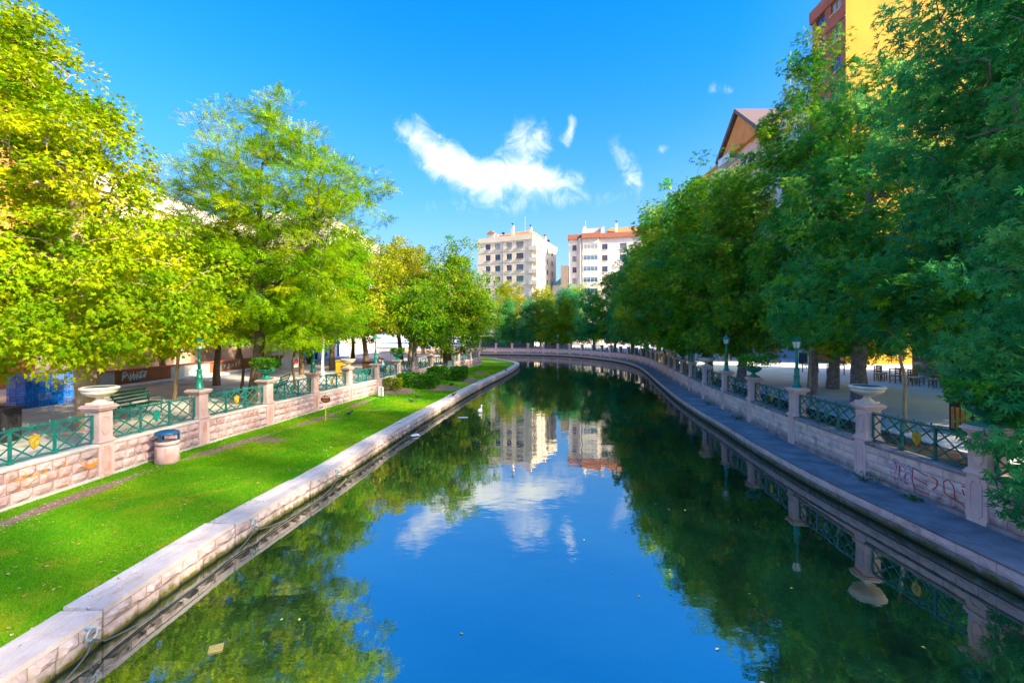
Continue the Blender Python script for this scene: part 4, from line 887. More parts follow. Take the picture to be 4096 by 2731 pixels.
# beige block beyond the far wall
wA, dA, HA = 16, 20, 29.0
tA = building('apartment_block', 'beige corner apartment block with balconies and orange roof beyond the far wall', (-9.4,125.4,ZP), -23.7, wA, dA, HA, 9, 3.0, 1.9,
   {'front':[(wA-3.5,2.1,1.55,3),(wA-6.6,1.6,1.55,2),(wA-10.0,1.6,1.55,2),(wA-12.9,1.5,1.55,2)], 'right':[(4.6,.7,1.8,1),(7.4,1.3,1.5,2),(12.2,1.3,1.5,2),(16.4,1.3,1.5,2)]}, {'front':BEIGE,'right':BEIGE2}, FRAMEB, bands=BEIGE)
for f in range(8):
    z = 1.0+f*3.0+3.0
    m = MB(); m.box((wA+.35,1.3,z),(2.3,3.4,.16)); b = m.build('balcony', BEIGE2, tA)
    m = MB(); m.box((wA+.35,-.35,z+.55),(2.3,.1,.95)).box((wA+1.45,1.3,z+.55),(.1,3.2,.95)); m.build('balustrade', BEIGE2, b)
    f_, p_, s_ = window_parts(.9,2.1,1,FRAMEB,False); wo = link('balcony_door', f_, tA, (wA+.02,1.2,z+.1), R(90)); link('pane', p_, wo)
MB().tube([(wA+1.35,-.25,1),(wA+1.35,-.25,HA-.6)], .14, 8).build('corner_column', BEIGE2, tA)
MB().tube([(wA-8.3,-.1,0),(wA-8.3,-.1,HA-.3)], .09, 6).build('downpipe', flat('downpipe_grey', (.20,.19,.19)), tA)
for f in range(1, 10): MB().box((wA/2-.8,-.03,1.0+f*3.0),(wA-1.6,.06,.07)).build('string_course', flat('string_course_grey', (.36,.30,.24)), tA)
m = MB(); V = [(1,1.5,HA+.5),(wA-.5,1.5,HA+.5),(wA-.5,dA-2,HA+.5),(1,dA-2,HA+.5),(wA*.55,dA*.4,HA+3.0),(wA*.8,dA*.4,HA+3.0),(wA*.8,dA*.6,HA+3.0),(wA*.55,dA*.6,HA+3.0)]
m.add(V, [(0,1,5,4),(1,2,6,5),(2,3,7,6),(3,0,4,7),(4,5,6,7),(3,2,1,0)]); m.build('roof', TILE, tA)
chimney(tA,9.3,2.6,HA,3.3); chimney(tA,13.6,5,HA+1.4,1.6); chimney(tA,4.8,2.2,HA,1.2,False); chimney(tA,15.2,12,HA,1.6); mast(tA,12.4,4,HA+1.8,4.2); dish(tA,6.8,2.0,HA+.9); dish(tA,15.3,15,HA+.6); dish(tA,2.6,2,HA+.4)
m = MB(); m.box((3.2,2.6,HA+1.0),(2.2,2,1.4)); do_ = m.build('dormer', WHITER, tA); MB().prism([(1.9,HA+1.7),(4.5,HA+1.7),(3.2,HA+2.5)],1.4,3.8).build('dormer_roof', TILE, do_)

# white block with the brown mansard
wB, dB, HB = 20, 16, 28.9
tB = building('apartment_block', 'white apartment block with brown sheet roof and glazed bays beyond the bend', (15.6,124.6,ZP), -14, wB, dB, HB, 9, 3.0, 1.7,
   {'front':[(1.5,1.1,1.5,2),(9.6,1.5,1.5,2),(14.4,1.8,1.5,2),(18,1.8,1.5,3)], 'left':[(4,1.3,1.5,2),(9,1.3,1.5,2)]}, {'front':WHITER,'left':GREYR}, FRAMEB, top='none')
m = MB(); m.box((5.9,-.45,HB/2),(4.4,.9,HB)); bay = m.build('bay', BEIGE2, tB)
for f in range(9):
    f_, p_, s_ = window_parts(3.9,1.4,4,FRAMEW,False); wo = link('window', f_, tB, (5.9,-.93,1.9+f*3.0)); link('pane', p_, wo)
MB().tube([(3.2,-.3,0),(3.2,-.3,HB)], .55, 10).build('round_corner', GREYR, tB)
m = MB()
for (x0, x1, y0) in ((-.4,3.6,-.5),(3.5,8.6,-1.5),(8.4,wB+.5,-.6)):
    m.add([(x0,y0,HB-.2),(x1,y0,HB-.2),(x1,y0+1.3,HB+1.4),(x0,y0+1.3,HB+1.4),(x0,dB,HB-.2),(x1,dB,HB-.2),(x1,dB,HB+1.4),(x0,dB,HB+1.4)], [(0,1,2,3),(1,5,6,2),(4,0,3,7),(3,2,6,7),(0,4,5,1)])
m.build('roof', BROWNR, tB)
m = MB(); m.add([(9,2,HB+1.2),(wB,2,HB+1.2),(wB,dB,HB+1.2),(9,dB,HB+1.2),(11,5,HB+3.6),(wB-2,5,HB+3.6),(wB-2,10,HB+3.6),(11,10,HB+3.6)], [(0,1,5,4),(1,2,6,5),(2,3,7,6),(3,0,4,7),(4,5,6,7)]); m.build('upper_roof', TILE, tB)
MB().box((6,4,HB+2.2),(5,4,1.8)).build('penthouse', BEIGE2, tB); chimney(tB,9.0,1.6,HB+1,2.2,False); chimney(tB,12.6,2.6,HB+1.5,2.6); mast(tB,4.2,3,HB+2,3.6); MB().lathe([(.1,0),(.5,.3),(.6,.7),(.4,1.1),(.1,1.3)],12,(3.9,3,HB+2.6)).build('water_tank', WHITE, tB, True)
tC = building('side_building', 'narrow white building with a bracketed overhanging roof between the two far blocks', (14.0,131,ZP), -10, 2.2, 5, 22.6, 5, 3.2, 3, {}, {'front':BEIGE2}, top='none')
MB().prism([(-2.4,14.6),(0,12.0),(0,17.3),(-2.4,17.0)], .2, 4.8).build('bracket', GREYR, tC); MB().prism([(-2.7,17.0),(.0,17.3),(0,19.0)], -.2, 5.2).build('canopy_roof', flat('teal_roof', (.05,.20,.26)), tC)

# right hand row
def cols(w, n, ww, hh, mu, edge=1.6): return [(edge+(w-2*edge)*(i+.5)/n, ww, hh, mu) for i in range(n)]
tD = building('apartment_block', 'tall block with blank yellow end wall and brick red front above the right trees', (33,50,ZP), -90, 5, 18, 38.2, 12, 3.05, 2.2, {'front':[(1.3,1.4,1.6,2),(3.6,1.4,1.6,2)]}, {'front':REDR,'right':YELLOW}, FRAMEB, bands=REDR)
mast(tD,.6,1,38.2,6)
for f in range(1,12): MB().box((2.5,-.04,.9+f*3.05),(5,.08,.10)).build('string_course', flat('dark_red_course', (.20,.06,.04)), tD)
tE = building('apartment_block', 'pale blue white block squeezed behind the tall thin tree on the right', (34.5,60,ZP), -90, 9.9, 16, 30, 9, 3.05, 2.2, {'front':cols(9.9,3,1.8,1.7,3)}, {'front':PBLUE,'right':WHITER}, FRAMEW, bands=WHITER)
mast(tE,2,1,30,9)
tF = building('apartment_block', 'pink and white block with an orange gable above the right trees', (33,70,ZP), -90, 9.9, 16, 29.5, 9, 3.05, 2.2, {'front':cols(9.9,3,1.7,1.6,2)}, {'front':PINK,'left':PINK,'right':WHITER}, FRAMEW, top='none')
m = MB(); m.prism([(-.6,29.5),(10.5,29.5),(4.9,34.2)], -.7, 16); m.build('gable', ORANGE, tF); m = MB(); m.prism([(-1,29.4),(4.9,34.6),(10.9,29.4),(11.2,29.8),(4.9,35.2),(-1.3,29.8)], -1.2, 16.2); m.build('roof', flat('brown_roof_edge', (.13,.09,.08)), tF)
for f in range(2, 10):
    b = MB().box((2.2,-.75,1.0+f*3.05),(3.6,1.5,.15)).build('balcony', PBLUE, tF); MB().box((2.2,-1.45,1.55+f*3.05),(3.6,.08,.95)).build('balustrade', PBLUE, b)
MB().box((-.4,-.6,20.4),(.7,.5,.6)).build('air_conditioner', WHITE, tF); MB().box((-.4,-.6,26.4),(.7,.5,.6)).build('air_conditioner', WHITE, tF)
tG = building('apartment_block', 'cream block with tan eaves farther along behind the right trees', (33,83,ZP), -90, 12.8, 16, 29.8, 9, 3.05, 2.2, {'front':cols(12.8,4,1.6,1.6,2)}, {'front':WHITER,'left':BEIGE2}, FRAMEB, bands=TAN, top='eaves')
N1 = building('apartment_block', 'long pale block behind the cafe and the near right trees', (30,34,ZP), -90, 26.4, 8, 13.4, 4, 3.2, 3.6, {'front':cols(26.4,8,1.7,1.7,2)}, {'front':PBLUE,'left':WHITER,'right':WHITER}, FRAMEW, bands=WHITER)
# cafe ground floor in front of that block
m = thing('cafe', 'dark cafe front with an awning behind the wooden chairs', 'shop', (29.2,12,ZP)); DARKW = flat('dark_cafe_timber', (.03,.026,.024))
for i in range(6): MB().box((.2,1.5+i*3.4,1.4),(.25,.25,2.8)).build('post', DARKW, m); p_ = MB().box((.45,3.2+i*3.4,1.35),(.06,3.0,2.3)).build('shop_window', FRAMEB, m); MB().box((.40,3.2+i*3.4,1.4),(.03,2.7,1.9)).build('pane', GLASS, p_)
MB().prism([(-3.2,2.5),(.6,3.1),(.6,3.2),(-3.2,2.6)],0,20.5).build('awning', flat('navy_awning', (.025,.035,.07)), m)

# left hand row
tH1 = building('apartment_block', 'orange brick coloured block behind the big maple at the left edge', (-26.5,9,ZP), 90, 16.3, 14, 18.8, 6, 3.0, 2.2, {'front':cols(16.3,5,1.7,1.6,2)}, {'front':ORANGE,'left':PEACH,'right':PEACH}, FRAMEW, bands=flat('dark_eaves', (.20,.16,.14)), top='eaves')
tH2 = building('apartment_block', 'peach apartment block with white balconies behind the locust tree', (-27,29,ZP), 90, 35, 14, 13.6, 4, 3.1, 2.4, {'front':cols(35,11,1.7,1.7,2)}, {'front':PEACH,'right':WHITER,'left':WHITER}, FRAMEW, bands=WHITER)
tH3 = building('apartment_block', 'pinkish white block at the far end of the left street', (-27,66,ZP), 90, 26, 14, 20.4, 6, 3.1, 2.4, {'front':cols(26,7,1.8,1.7,2), 'right':cols(14,3,1.6,1.6,2)}, {'front':WHITER,'right':WHITER,'left':PINK}, FRAMEW, bands=WHITER)
for (t, w, n, fl) in ((tH2,35,5,3),(tH3,26,4,5)):
    for i in range(n):
        for f in range(1, fl+1):
            x = w*(i+.5)/n; b = MB().box((x,-.7,.9+f*3.1),(3.4,1.4,.14)).build('balcony', WHITER, t); MB().box((x,-1.36,1.45+f*3.1),(3.4,.08,.95)).build('balustrade', WHITER if (i+f)%3 else PEACH, b)
# ------------------------------------------------------------------ promenades: soil strip, pavement edges, street wall
struct(sweep(WR, [(-.34,ZP-.05),(-.34,ZP+.03),(-1.75,ZP+.03),(-1.75,ZP-.05)], WR.s_of_y(-4), WR.s_of_y(62), .7, True, 'planting_strip_right', SOIL))
ke = struct(thing('pavement_edge_right', 'pale kerbstones between soil strip and pavement on the right', 'kerb', (11.4,10,ZP))); del ke['category']
x = WR.s_of_y(2); i = 0
while x < WR.s_of_y(50):
    sweep(WR, [(-1.75,ZP-.05),(-1.75,ZP+.07),(-1.88,ZP+.07),(-1.88,ZP-.05)], x, x+.98, .5, True, 'kerbstone', PAVE_K, ke, ke.location); x += 1.0
struct(sweep(WL, [(-.42,ZP-.05),(-.42,ZP+.012),(-3.1,ZP+.012),(-3.1,ZP-.05)], WL.s_of_y(-4), WL.s_of_y(56), .7, False, 'paved_strip_left', pmat('sandy_paving', (.36,.33,.29), (.48,.44,.39), .9, .9, .3, 70, stain=(1.1,.56,.72,(.16,.19,.07)))))
sk = struct(thing('sidewalk_left', 'raised sidewalk with pale kerbstones along the left buildings', 'sidewalk', (-21,20,ZP))); del sk['category']
MB().box((-2.9,20,.05),(5.4,100,.14)).build('paving', PAVE_K, sk)
km = MB().box((0,0,.07),(.2,1.18,.18),0,.015).mesh('kerbstone', PAVE_K)
for i in range(60): link('kerbstone', km, sk, (-.1,-18+i*1.2,0))
RUST = pmat('rusty_brown_panel', (.22,.075,.03), (.34,.13,.05), 1.2, .7, .2, 25, stain=(2,.55,.75,(.42,.20,.06)), streak=True); GREYP = flat('grey_street_panel', (.42,.42,.46))
sw = thing('street_wall', 'low brown and grey street wall with painted letters on the left sidewalk', 'wall', (-22.4,21.5,ZP+.12))
yy_ = 0
for i, (l, mt) in enumerate(((1.6,RUST),(2.4,GREYP),(4.2,RUST),(1.2,GREYP),(2.6,WHITE),(1.0,RUST),(3.4,RUST),(3.4,RUST),(3.0,RUST))):
    MB().box((0,yy_+l/2,.38),(.3,l-.02,.76)).build('panel', mt, sw); yy_ += l
MB().box((0,yy_/2,.80),(.42,yy_,.08)).build('coping', flat('red_coping', (.34,.10,.07)), sw)
def ribbon(mb, pts, w, nrm):
    """flat painted stroke of width w along 3-D points"""
    P = [Vector(p) for p in pts]; V = []; F = []
    for i, p in enumerate(P):
        t = (P[min(i+1,len(P)-1)]-P[max(i-1,0)]).normalized(); a = t.cross(nrm).normalized(); V += [p+a*w/2, p-a*w/2]
    for i in range(len(P)-1): F.append((2*i,2*i+1,2*i+3,2*i+2))
    mb.add(V, F)
def strokes(fmap, S_, w, nrm, sub=8):
    mb = MB()
    for st in S_:
        pts = []
        for a, b in zip(st[:-1], st[1:]):
            for k in range(sub): t = k/sub; pts.append(fmap(a[0]+(b[0]-a[0])*t, a[1]+(b[1]-a[1])*t))
        pts.append(fmap(*st[-1])); ribbon(mb, pts, w, nrm)
    return mb
LET = {'P':[[(0,0),(0,1),(.5,.95),(.55,.6),(0,.5)]],'V':[[(0,1),(.3,0),(.6,1)]],'H':[[(0,0),(0,1)],[(.55,0),(.55,1)],[(0,.5),(.55,.5)]],'U':[[(0,1),(.05,.1),(.45,.1),(.5,1)]],'F':[[(0,0),(0,1),(.5,1)],[(0,.55),(.4,.55)]],'I':[[(.2,0),(.2,1)]],'D':[[(0,0),(0,1),(.45,.75),(.45,.25),(0,0)]],
       'i':[[(.1,0),(.1,.6)],[(.1,.8),(.1,.9)]],'n':[[(0,0),(0,.6),(.35,.55),(.4,0)]],'k':[[(0,0),(0,1)],[(.4,.7),(0,.35),(.4,0)]],'x':[[(0,0),(.4,.6)],[(0,.6),(.4,0)]],'o':[[(.2,0),(0,.3),(.2,.6),(.4,.3),(.2,0)]],'L':[[(0,1),(0,0),(.4,0)]],'R':[[(0,0),(0,1),(.45,.85),(.4,.5),(0,.5)],[(.1,.5),(.5,0)]],'-':[[(0,.4),(.4,.4)]],'t':[[(.2,0),(.2,1)],[(0,.7),(.4,.7)]]}
def word(txt, x, z, h, sp=.75): return [[(x+(i*sp+p[0])*h, z+p[1]*h) for p in st] for i, c in enumerate(txt) if c in LET for st in LET[c]]
rgl = random.Random(11)
def scrawl(txt, x, z, h, sp):          # uneven hand-sprayed letters
    out = []
    for i, c in enumerate(txt):
        sl, hh, dz = rgl.uniform(-.15,.35), h*rgl.uniform(.75,1.2), rgl.uniform(-.06,.06)
        for st in LET[c]: out.append([(x+i*sp*h+(p[0]+sl*p[1]+rgl.uniform(-.05,.05))*hh, z+dz+(p[1]+rgl.uniform(-.05,.05))*hh) for p in st])
    return out
for (txt, x, z, h, sp, w, dx) in (('PVHDF',4.5,.20,.42,.95,.10,.153),('PVHDF',4.47,.22,.40,.96,.045,.157),('UPDHIF',13.2,.24,.36,1.3,.07,.153)):
    strokes(lambda a, b: (dx, a, b), scrawl(txt, x, z, h, sp), w, Vector((1,0,0)), 2).build('painted_letters', flat('pale_cyan_paint', (.30,.55,.62)) if w > .06 else flat('white_spray_paint', (.70,.70,.70)), sw)
# graffiti on the two canal walls, laid onto the stone faces
def graffiti(root, st, path, rev, S_, w, mat, s_mid):
    tree = BVHTree.FromPolygons(st.bv.v, st.bv.f); b = root.location; p0, a0_, n0 = frame(path, s_mid, rev); nn = Vector((n0[0], n0[1], 0)); tt = Vector((math.cos(a0_), math.sin(a0_), 0))
    def fm(u, v):
        q = Vector((p0[0], p0[1], 0))+tt*u+Vector((0,0,v)); h = tree.ray_cast(q+nn*.6, -nn, 1.2)[0]
        return (h if h is not None else q)+nn*.006-Vector(b)
    strokes(fm, S_, w, nn, 10).build('graffiti', mat, root)
REDP = flat('red_spray_paint', (.50,.05,.06)); ORP = flat('orange_spray_paint', (.62,.22,.02)); GRYP = flat('violet_spray_paint', (.42,.26,.36))
sm_ = WR.s_of_y(10.35)
graffiti(wallR, stR, WR, True, [[(-.35,1.10),(.0,1.02)],[(-.33,.88),(.0,.83)],[(-.36,1.12),(-.38,.86),(-.34,.64),(.05,.62)],[(.12,1.06),(.26,1.0),(.24,.86),(.14,.74)],[(.42,.78),(.40,1.02),(.50,1.10),(.62,1.02),(.68,.72),(.42,.78)],[(.80,1.06),(.98,1.06)],[(.82,1.0),(.86,.88)],[(.72,.72),(.92,.62),(1.10,.46)],[(.70,.60),(.60,.52)],[(.34,.66),(.28,.60)]], .028, REDP, sm_)
rgf = random.Random(5); 
graffiti(wallR, stR, WR, True, [[(cx+.07*math.cos(a)*q, cz+.07*math.sin(a)*q) for a in np.linspace(0,6.28,7)] for (cx, cz, q) in [(rgf.uniform(-.95,-.45), rgf.uniform(.62,1.14), rgf.uniform(.6,1.2)) for _ in range(22)]], .014, GRYP, sm_)
graffiti(wallR, stR, WR, True, [[(-.72,1.06),(-.74,.80)],[(-.86,1.1),(-.82,.95)],[(-.9,.72),(-.84,.66)],[(-.56,.9),(-.58,.76)],[(-.6,.7),(-.5,.66)]], .04, REDP, sm_)
sm2 = WL.s_of_y(10.6)
graffiti(wallL, stL, WL, False, word('i-dinkxox', -1.25, 1.0, .16, .9)+word('tLR', .75, .86, .20, .9)+word('ik', .25, 1.06, .13, .9), .022, ORP, sm2)
graffiti(wallL, stL, WL, False, [[(.98,.90),(1.12,.93),(1.2,.88)],[(.98,.84),(1.15,.86)]], .07, ORP, sm2)

# ------------------------------------------------------------------ things on the left bank
def litter_bin():
    t = thing('litter_bin', 'round pink stone litter bin with blue lid against the left wall', 'bin', (-10.15,13.4,ZK+.0))
    MB().lathe([(.27,0),(.30,.02),(.30,.50),(.285,.51)], 28).build('body', PILLAR, t, True)
    m = MB(); a = 2*math.pi/28
    for k in range(4):
        th = k*math.pi/2+.4; V = []; 
        for q in range(6): 
            tq = th+q*a*.8; V += [(.304*math.cos(tq),.304*math.sin(tq),.06),(.304*math.cos(tq),.304*math.sin(tq),.47)]
        m.add(V, [(2*q,2*q+2,2*q+3,2*q+1) for q in range(5)])
    m.build('panel', PANELRED, t)
    MB().lathe([(.285,.51),(.29,.53),(.285,.55)], 28).build('steel_band', flat('grey_steel', (.35,.36,.37), .4), t)
    MB().lathe([(.30,.55),(.30,.66),(.26,.665),(.24,.64),(.24,.56)], 28).build('rim', PILLAR, t, True)
    BL = flat('blue_lid_paint', (.012,.065,.16), .35)
    for k in range(3): th = .5+k*2.09; MB().bar((.27*math.cos(th),.27*math.sin(th),.64),(.27*math.cos(th),.27*math.sin(th),.86),.045).build('lid_post', BL, t)
    MB().lathe([(.31,.85),(.32,.87),(.30,.92),(.20,.955),(.05,.965)], 28).build('lid', BL, t, True)
litter_bin()
def oval_sign():
    t = thing('oval_sign', 'dark red oval sign on a yellow post standing in the lawn', 'sign', (-8.15,19.9,ZK+.02), R(-8)); Y_ = flat('yellow_post_paint', (.62,.50,.02), .5)
    MB().tube([(0,0,-.1),(0,0,.72)], .022, 8).build('post', Y_, t)
    el = lambda a, b, n=28: [(a*math.cos(q), .93+b*math.sin(q)) for q in np.linspace(0, 2*math.pi, n, endpoint=False)]
    bo = MB().prism(el(.255,.185), -.02, .01).build('board', pmat('maroon_board', (.17,.012,.016), (.20,.016,.02), 5, .4), t)
    w_ = flat('sign_white', (.8,.76,.70)); MB().tube([(x,-.02,z) for x, z in el(.245,.175)]+[(.245,-.02,.93)], .010, 6, False).build('rim', w_, bo)
    for (txt, x) in (('A\u015fk',-.125),('Bah',.105)):
        cu = bpy.data.curves.new('lettering','FONT'); cu.body = txt; cu.size = .115; cu.align_x = 'CENTER'; cu.extrude = .002
        ob = bpy.data.objects.new('lettering', cu); me = bpy.data.meshes.new_from_object(ob); bpy.data.objects.remove(ob); me.materials.append(w_)
        o = link('lettering', me, bo, (x,-.024,.985)); o.rotation_euler.x = R(90)
    OR_ = flat('sign_orange', (.60,.20,.05))
    for i, (w, z) in enumerate(((.16,.945),(.34,.90),(.30,.865),(.22,.83))): MB().box((0,-.022,z),(w,.006,.012)).build('text_line', OR_, bo)
    MB().prism([(-.08,1.10),(0,1.20),(.08,1.10)], -.015, .005).build('crest', Y_, t); MB().prism([(-.03,1.0),(0,1.06),(.03,1.0),(0,.97)], -.026, -.018).build('emblem', Y_, bo)
oval_sign()
t = thing('floodlight', 'white boxed floodlight on a bent dark bracket by the sunlit wall', 'floodlight', (-7.85,27.2,ZK+.04), R(-20)); DB = flat('dark_blue_tube', (.02,.03,.09), .4)
MB().box((0,0,.33),(.30,.10,.56),0,.01).build('housing', WHITE, t); m = MB(); m.tube([(-.36,0,.60),(-.17,-.06,.60),(-.17,-.06,.02),(.17,-.06,.02),(.17,-.06,.62)], .014, 6); m.build('bracket', DB, t); MB().tube([(-.17,0,.02),(-.35,.05,.03),(-.55,.02,.02)], .016, 6).build('cable', BLACKM, t)
SLAT = pmat('green_bench_slat', (.006,.10,.05), (.01,.14,.07), 6, .4)
def bench(loc, rz, label):
    t = thing('park_bench', label, 'bench', loc, rz, 'green benches on the left promenade'); me = MB().box((0,0,0),(1.7,.075,.03),0,.006).mesh('slat', SLAT)
    for i in range(4): link('slat', me, t, (0,-.22+i*.13,.44))
    for i in range(4): o = link('slat', me, t, (0,.26+i*.035,.56+i*.12)); o.rotation_euler.x = R(75)
    for s in (-.75,.75):
        m = MB(); m.tube([(s,-.28,0),(s,-.24,.2),(s,-.27,.42),(s,.2,.42),(s,.28,.2),(s,.36,0)], .025, 6).tube([(s,.2,.42),(s,.30,.7),(s,.40,.96)], .022, 6).tube([(s,-.26,.42),(s,-.28,.60),(s,-.2,.66),(s,.1,.62),(s,.28,.64)], .02, 6); m.build('cast_iron_frame', GREENM, t)
    return t
bench((-13.6,16.6,ZP), R(92), 'green slatted bench behind the fence beside the nearest left urn')
bench((-11.5,22.3,ZP), R(-78), 'green slatted bench behind the green urn at the locust trunk')
bench((-9.35,32.6,ZP), R(-74), 'green slatted bench with two people behind the left fence')

# people on the bench (seated, backs to the canal)
SKIN = pmat('skin', (.55,.33,.23), None, rough=.55); HAIR = pmat('dark_hair', (.018,.012,.009), None, rough=.5)
def skin_mesh(name, verts, edges, mat, sub=2):
    me = bpy.data.meshes.new(name); me.from_pydata([v[:3] for v in verts], edges, []); o = bpy.data.objects.new(name, me); COL.objects.link(o)
    md = o.modifiers.new('skin','SKIN'); 
    for i, v in enumerate(verts): r = v[3]; me.skin_vertices[0].data[i].radius = r if hasattr(r,'__len__') else (r,r); me.skin_vertices[0].data[i].use_root = (i == 0)
    o.modifiers.new('sub','SUBSURF').levels = sub; o.modifiers['sub'].render_levels = sub
    bpy.context.view_layer.update(); dg = bpy.context.evaluated_depsgraph_get(); m2 = bpy.data.meshes.new_from_object(o.evaluated_get(dg)); m2.name = name
    bpy.data.objects.remove(o); m2.materials.clear(); m2.materials.append(mat); m2.polygons.foreach_set('use_smooth', [True]*len(m2.polygons)); return m2
def person(label, loc, rz, shirt, trousers, lean=0., head_t=0.):
    """seated figure facing -y, hips at the bench seat"""
    t = thing('person', label, 'person', loc, rz); y = -lean
    V = [(0,.08,.54,(.15,.11)),(0,.08+y*.3,.70,(.14,.10)),(0,.09+y*.6,.88,(.16,.11)),(0,.09+y,1.00,(.10,.08)),(0,.08+y*1.1,1.07,.052),(0,.05+y*1.25,1.15,(.075,.085)),(0,.055+y*1.3,1.25,(.078,.095)),(0,.06+y*1.3,1.315,(.05,.06))]; E = [(i,i+1) for i in range(7)]
    for s in (-1, 1):
        o = len(V); V += [(s*.17,.09+y*.9,.98,.055),(s*.23,.06+y*.7,.76,.042),(s*.16,-.16+y*.3,.64,.034),(s*.10,-.27+y*.2,.62,(.036,.018))]; E += [(3,o),(o,o+1),(o+1,o+2),(o+2,o+3)]
        for k in range(4): f = len(V); dx = s*(.10-.018*(k-1.5)*s*1); V += [(s*.10+(k-1.5)*.019,-.33+y*.2,.615,.0085),(s*.10+(k-1.5)*.021,-.365+y*.2-(.008 if k in (1,2) else 0),.595,.0075)]; E += [(o+3,f),(f,f+1)]
        f = len(V); V += [(s*.055,-.29+y*.2,.615,.010),(s*.04,-.325+y*.2,.60,.008)]; E += [(o+3,f),(f,f+1)]
        o = len(V); V += [(s*.10,.05,.52,.085),(s*.12,-.36,.50,.062),(s*.12,-.40,.28,.05),(s*.12,-.38,.08,.036),(s*.12,-.52,.035,(.04,.03))]; E += [(0,o),(o,o+1),(o+1,o+2),(o+2,o+3),(o+3,o+4)]
    link('body', skin_mesh('body', V, E, SKIN), t)
    Vs = [(0,.08,.53,(.175,.135)),(0,.08+y*.3,.70,(.165,.125)),(0,.09+y*.6,.88,(.185,.135)),(0,.09+y,1.01,(.11,.085))]; Es = [(0,1),(1,2),(2,3)]
    for s in (-1, 1): o = len(Vs); Vs += [(s*.17,.09+y*.9,.985,.072),(s*.23,.06+y*.7,.77,.058)]; Es += [(3,o),(o,o+1)]
    link('shirt', skin_mesh('shirt', Vs, Es, shirt), t)
    Vt = [(0,.07,.53,(.17,.13))]; Et = []
    for s in (-1, 1): o = len(Vt); Vt += [(s*.10,.03,.525,.10),(s*.12,-.36,.505,.078),(s*.12,-.40,.28,.065),(s*.12,-.38,.10,.055)]; Et += [(0,o),(o,o+1),(o+1,o+2),(o+2,o+3)]
    link('trousers', skin_mesh('trousers', Vt, Et, trousers), t)
    h = MB(); hc = (0,.075+y*1.3,1.265); h.lathe([(.095,-.02),(.10,.03),(.085,.075),(.05,.10),(.01,.108)], 14, hc); h.build('hair', HAIR, t, True)
    f = MB(); f.tube([(0,-.04+y*1.3,1.235),(0,-.062+y*1.3,1.205)], [.010,.015], 6); 
    for s in (-1,1): f.lathe([(.006,-.006),(.011,0),(.006,.006)],6,(s*.03,-.032+y*1.3,1.24)); f.tube([(s*.082,.055+y*1.3,1.20),(s*.088,.06+y*1.3,1.235)], .014, 6)
    f.tube([(-.025,-.038+y*1.3,1.165),(.025,-.038+y*1.3,1.165)], .006, 5); f.build('face', pmat('skin_shade', (.42,.22,.16), None), t); return t
bx_, by_, bz_ = -9.35, 32.6, ZP; br = R(-74)
def on_bench(dx): return (bx_+math.cos(br)*dx, by_+math.sin(br)*dx, bz_-.06)
person('dark haired person in a light blue shirt sitting on the bench', on_bench(.42), br, flat('light_blue_shirt', (.25,.45,.62)), flat('dark_jeans', (.02,.03,.06)))
person('person in dark clothes bent forward on the bench beside the blue shirted one', on_bench(-.38), br, flat('black_jacket', (.012,.013,.018)), flat('black_trousers', (.015,.015,.018)), .16)
def square_bin(loc, rz, label, wood):
    t = thing('waste_bin', label, 'bin', loc, rz); m = MB(); w = .62
    for a in range(4):
        c, s = math.cos(a*math.pi/2), math.sin(a*math.pi/2); MB().box((c*w/2,s*w/2,.46),(.03 if a%2==0 else w-.06,w-.06 if a%2==0 else .03,.86)).build('side_panel', BLACKM, t)
        for k in range(4):
            u = -.19+k*.127; MB().box((c*(w/2+.02)-s*u,s*(w/2+.02)+c*u,.46),(.02 if a%2==0 else .09,.09 if a%2==0 else .02,.66)).build('slat', wood, t)
    m = MB()
    for a in range(4): c, s = math.cos(a*math.pi/2), math.sin(a*math.pi/2); m.box((c*w/2*.9,s*w/2*.9,.93),(.16 if a%2==0 else w+.1,w-.22 if a%2==0 else .16,.05))
    m.build('rim', BLACKM, t); MB().box((0,0,.6),(.4,.4,.02)).build('liner', flat('dark_liner', (.02,.02,.02)), t)
square_bin((13.75,13.7,ZP), R(12), 'square black waste bin with wooden slats on the right pavement', WOODO)
square_bin((-10.7,33.9,ZP), R(-10), 'brown slatted waste bin behind the third left lamp', flat('brown_wood', (.12,.045,.02)))
square_bin((-14.2,12.6,ZP), R(5), 'black waste bin at the very left edge behind the fence', flat('black_slat', (.02,.02,.022)))
t = thing('collection_box', 'orange street cabinet behind the second cream urn on the left', 'cabinet', (-12.0,32.4,ZP), R(15)); OB = flat('orange_plastic', (.80,.30,.01), .4)
MB().box((0,0,.52),(.95,.7,1.0),0,.05).build('body', OB, t); MB().box((0,0,1.08),(1.02,.78,.12),0,.04).build('lid', flat('dark_orange_plastic', (.62,.20,.01), .4), t); MB().box((.1,-.36,.7),(.5,.02,.12)).build('slot', BLACKM, t); [MB().box((s*.36,0,.02),(.12,.5,.06)).build('foot', BLACKM, t) for s in (-1,1)]
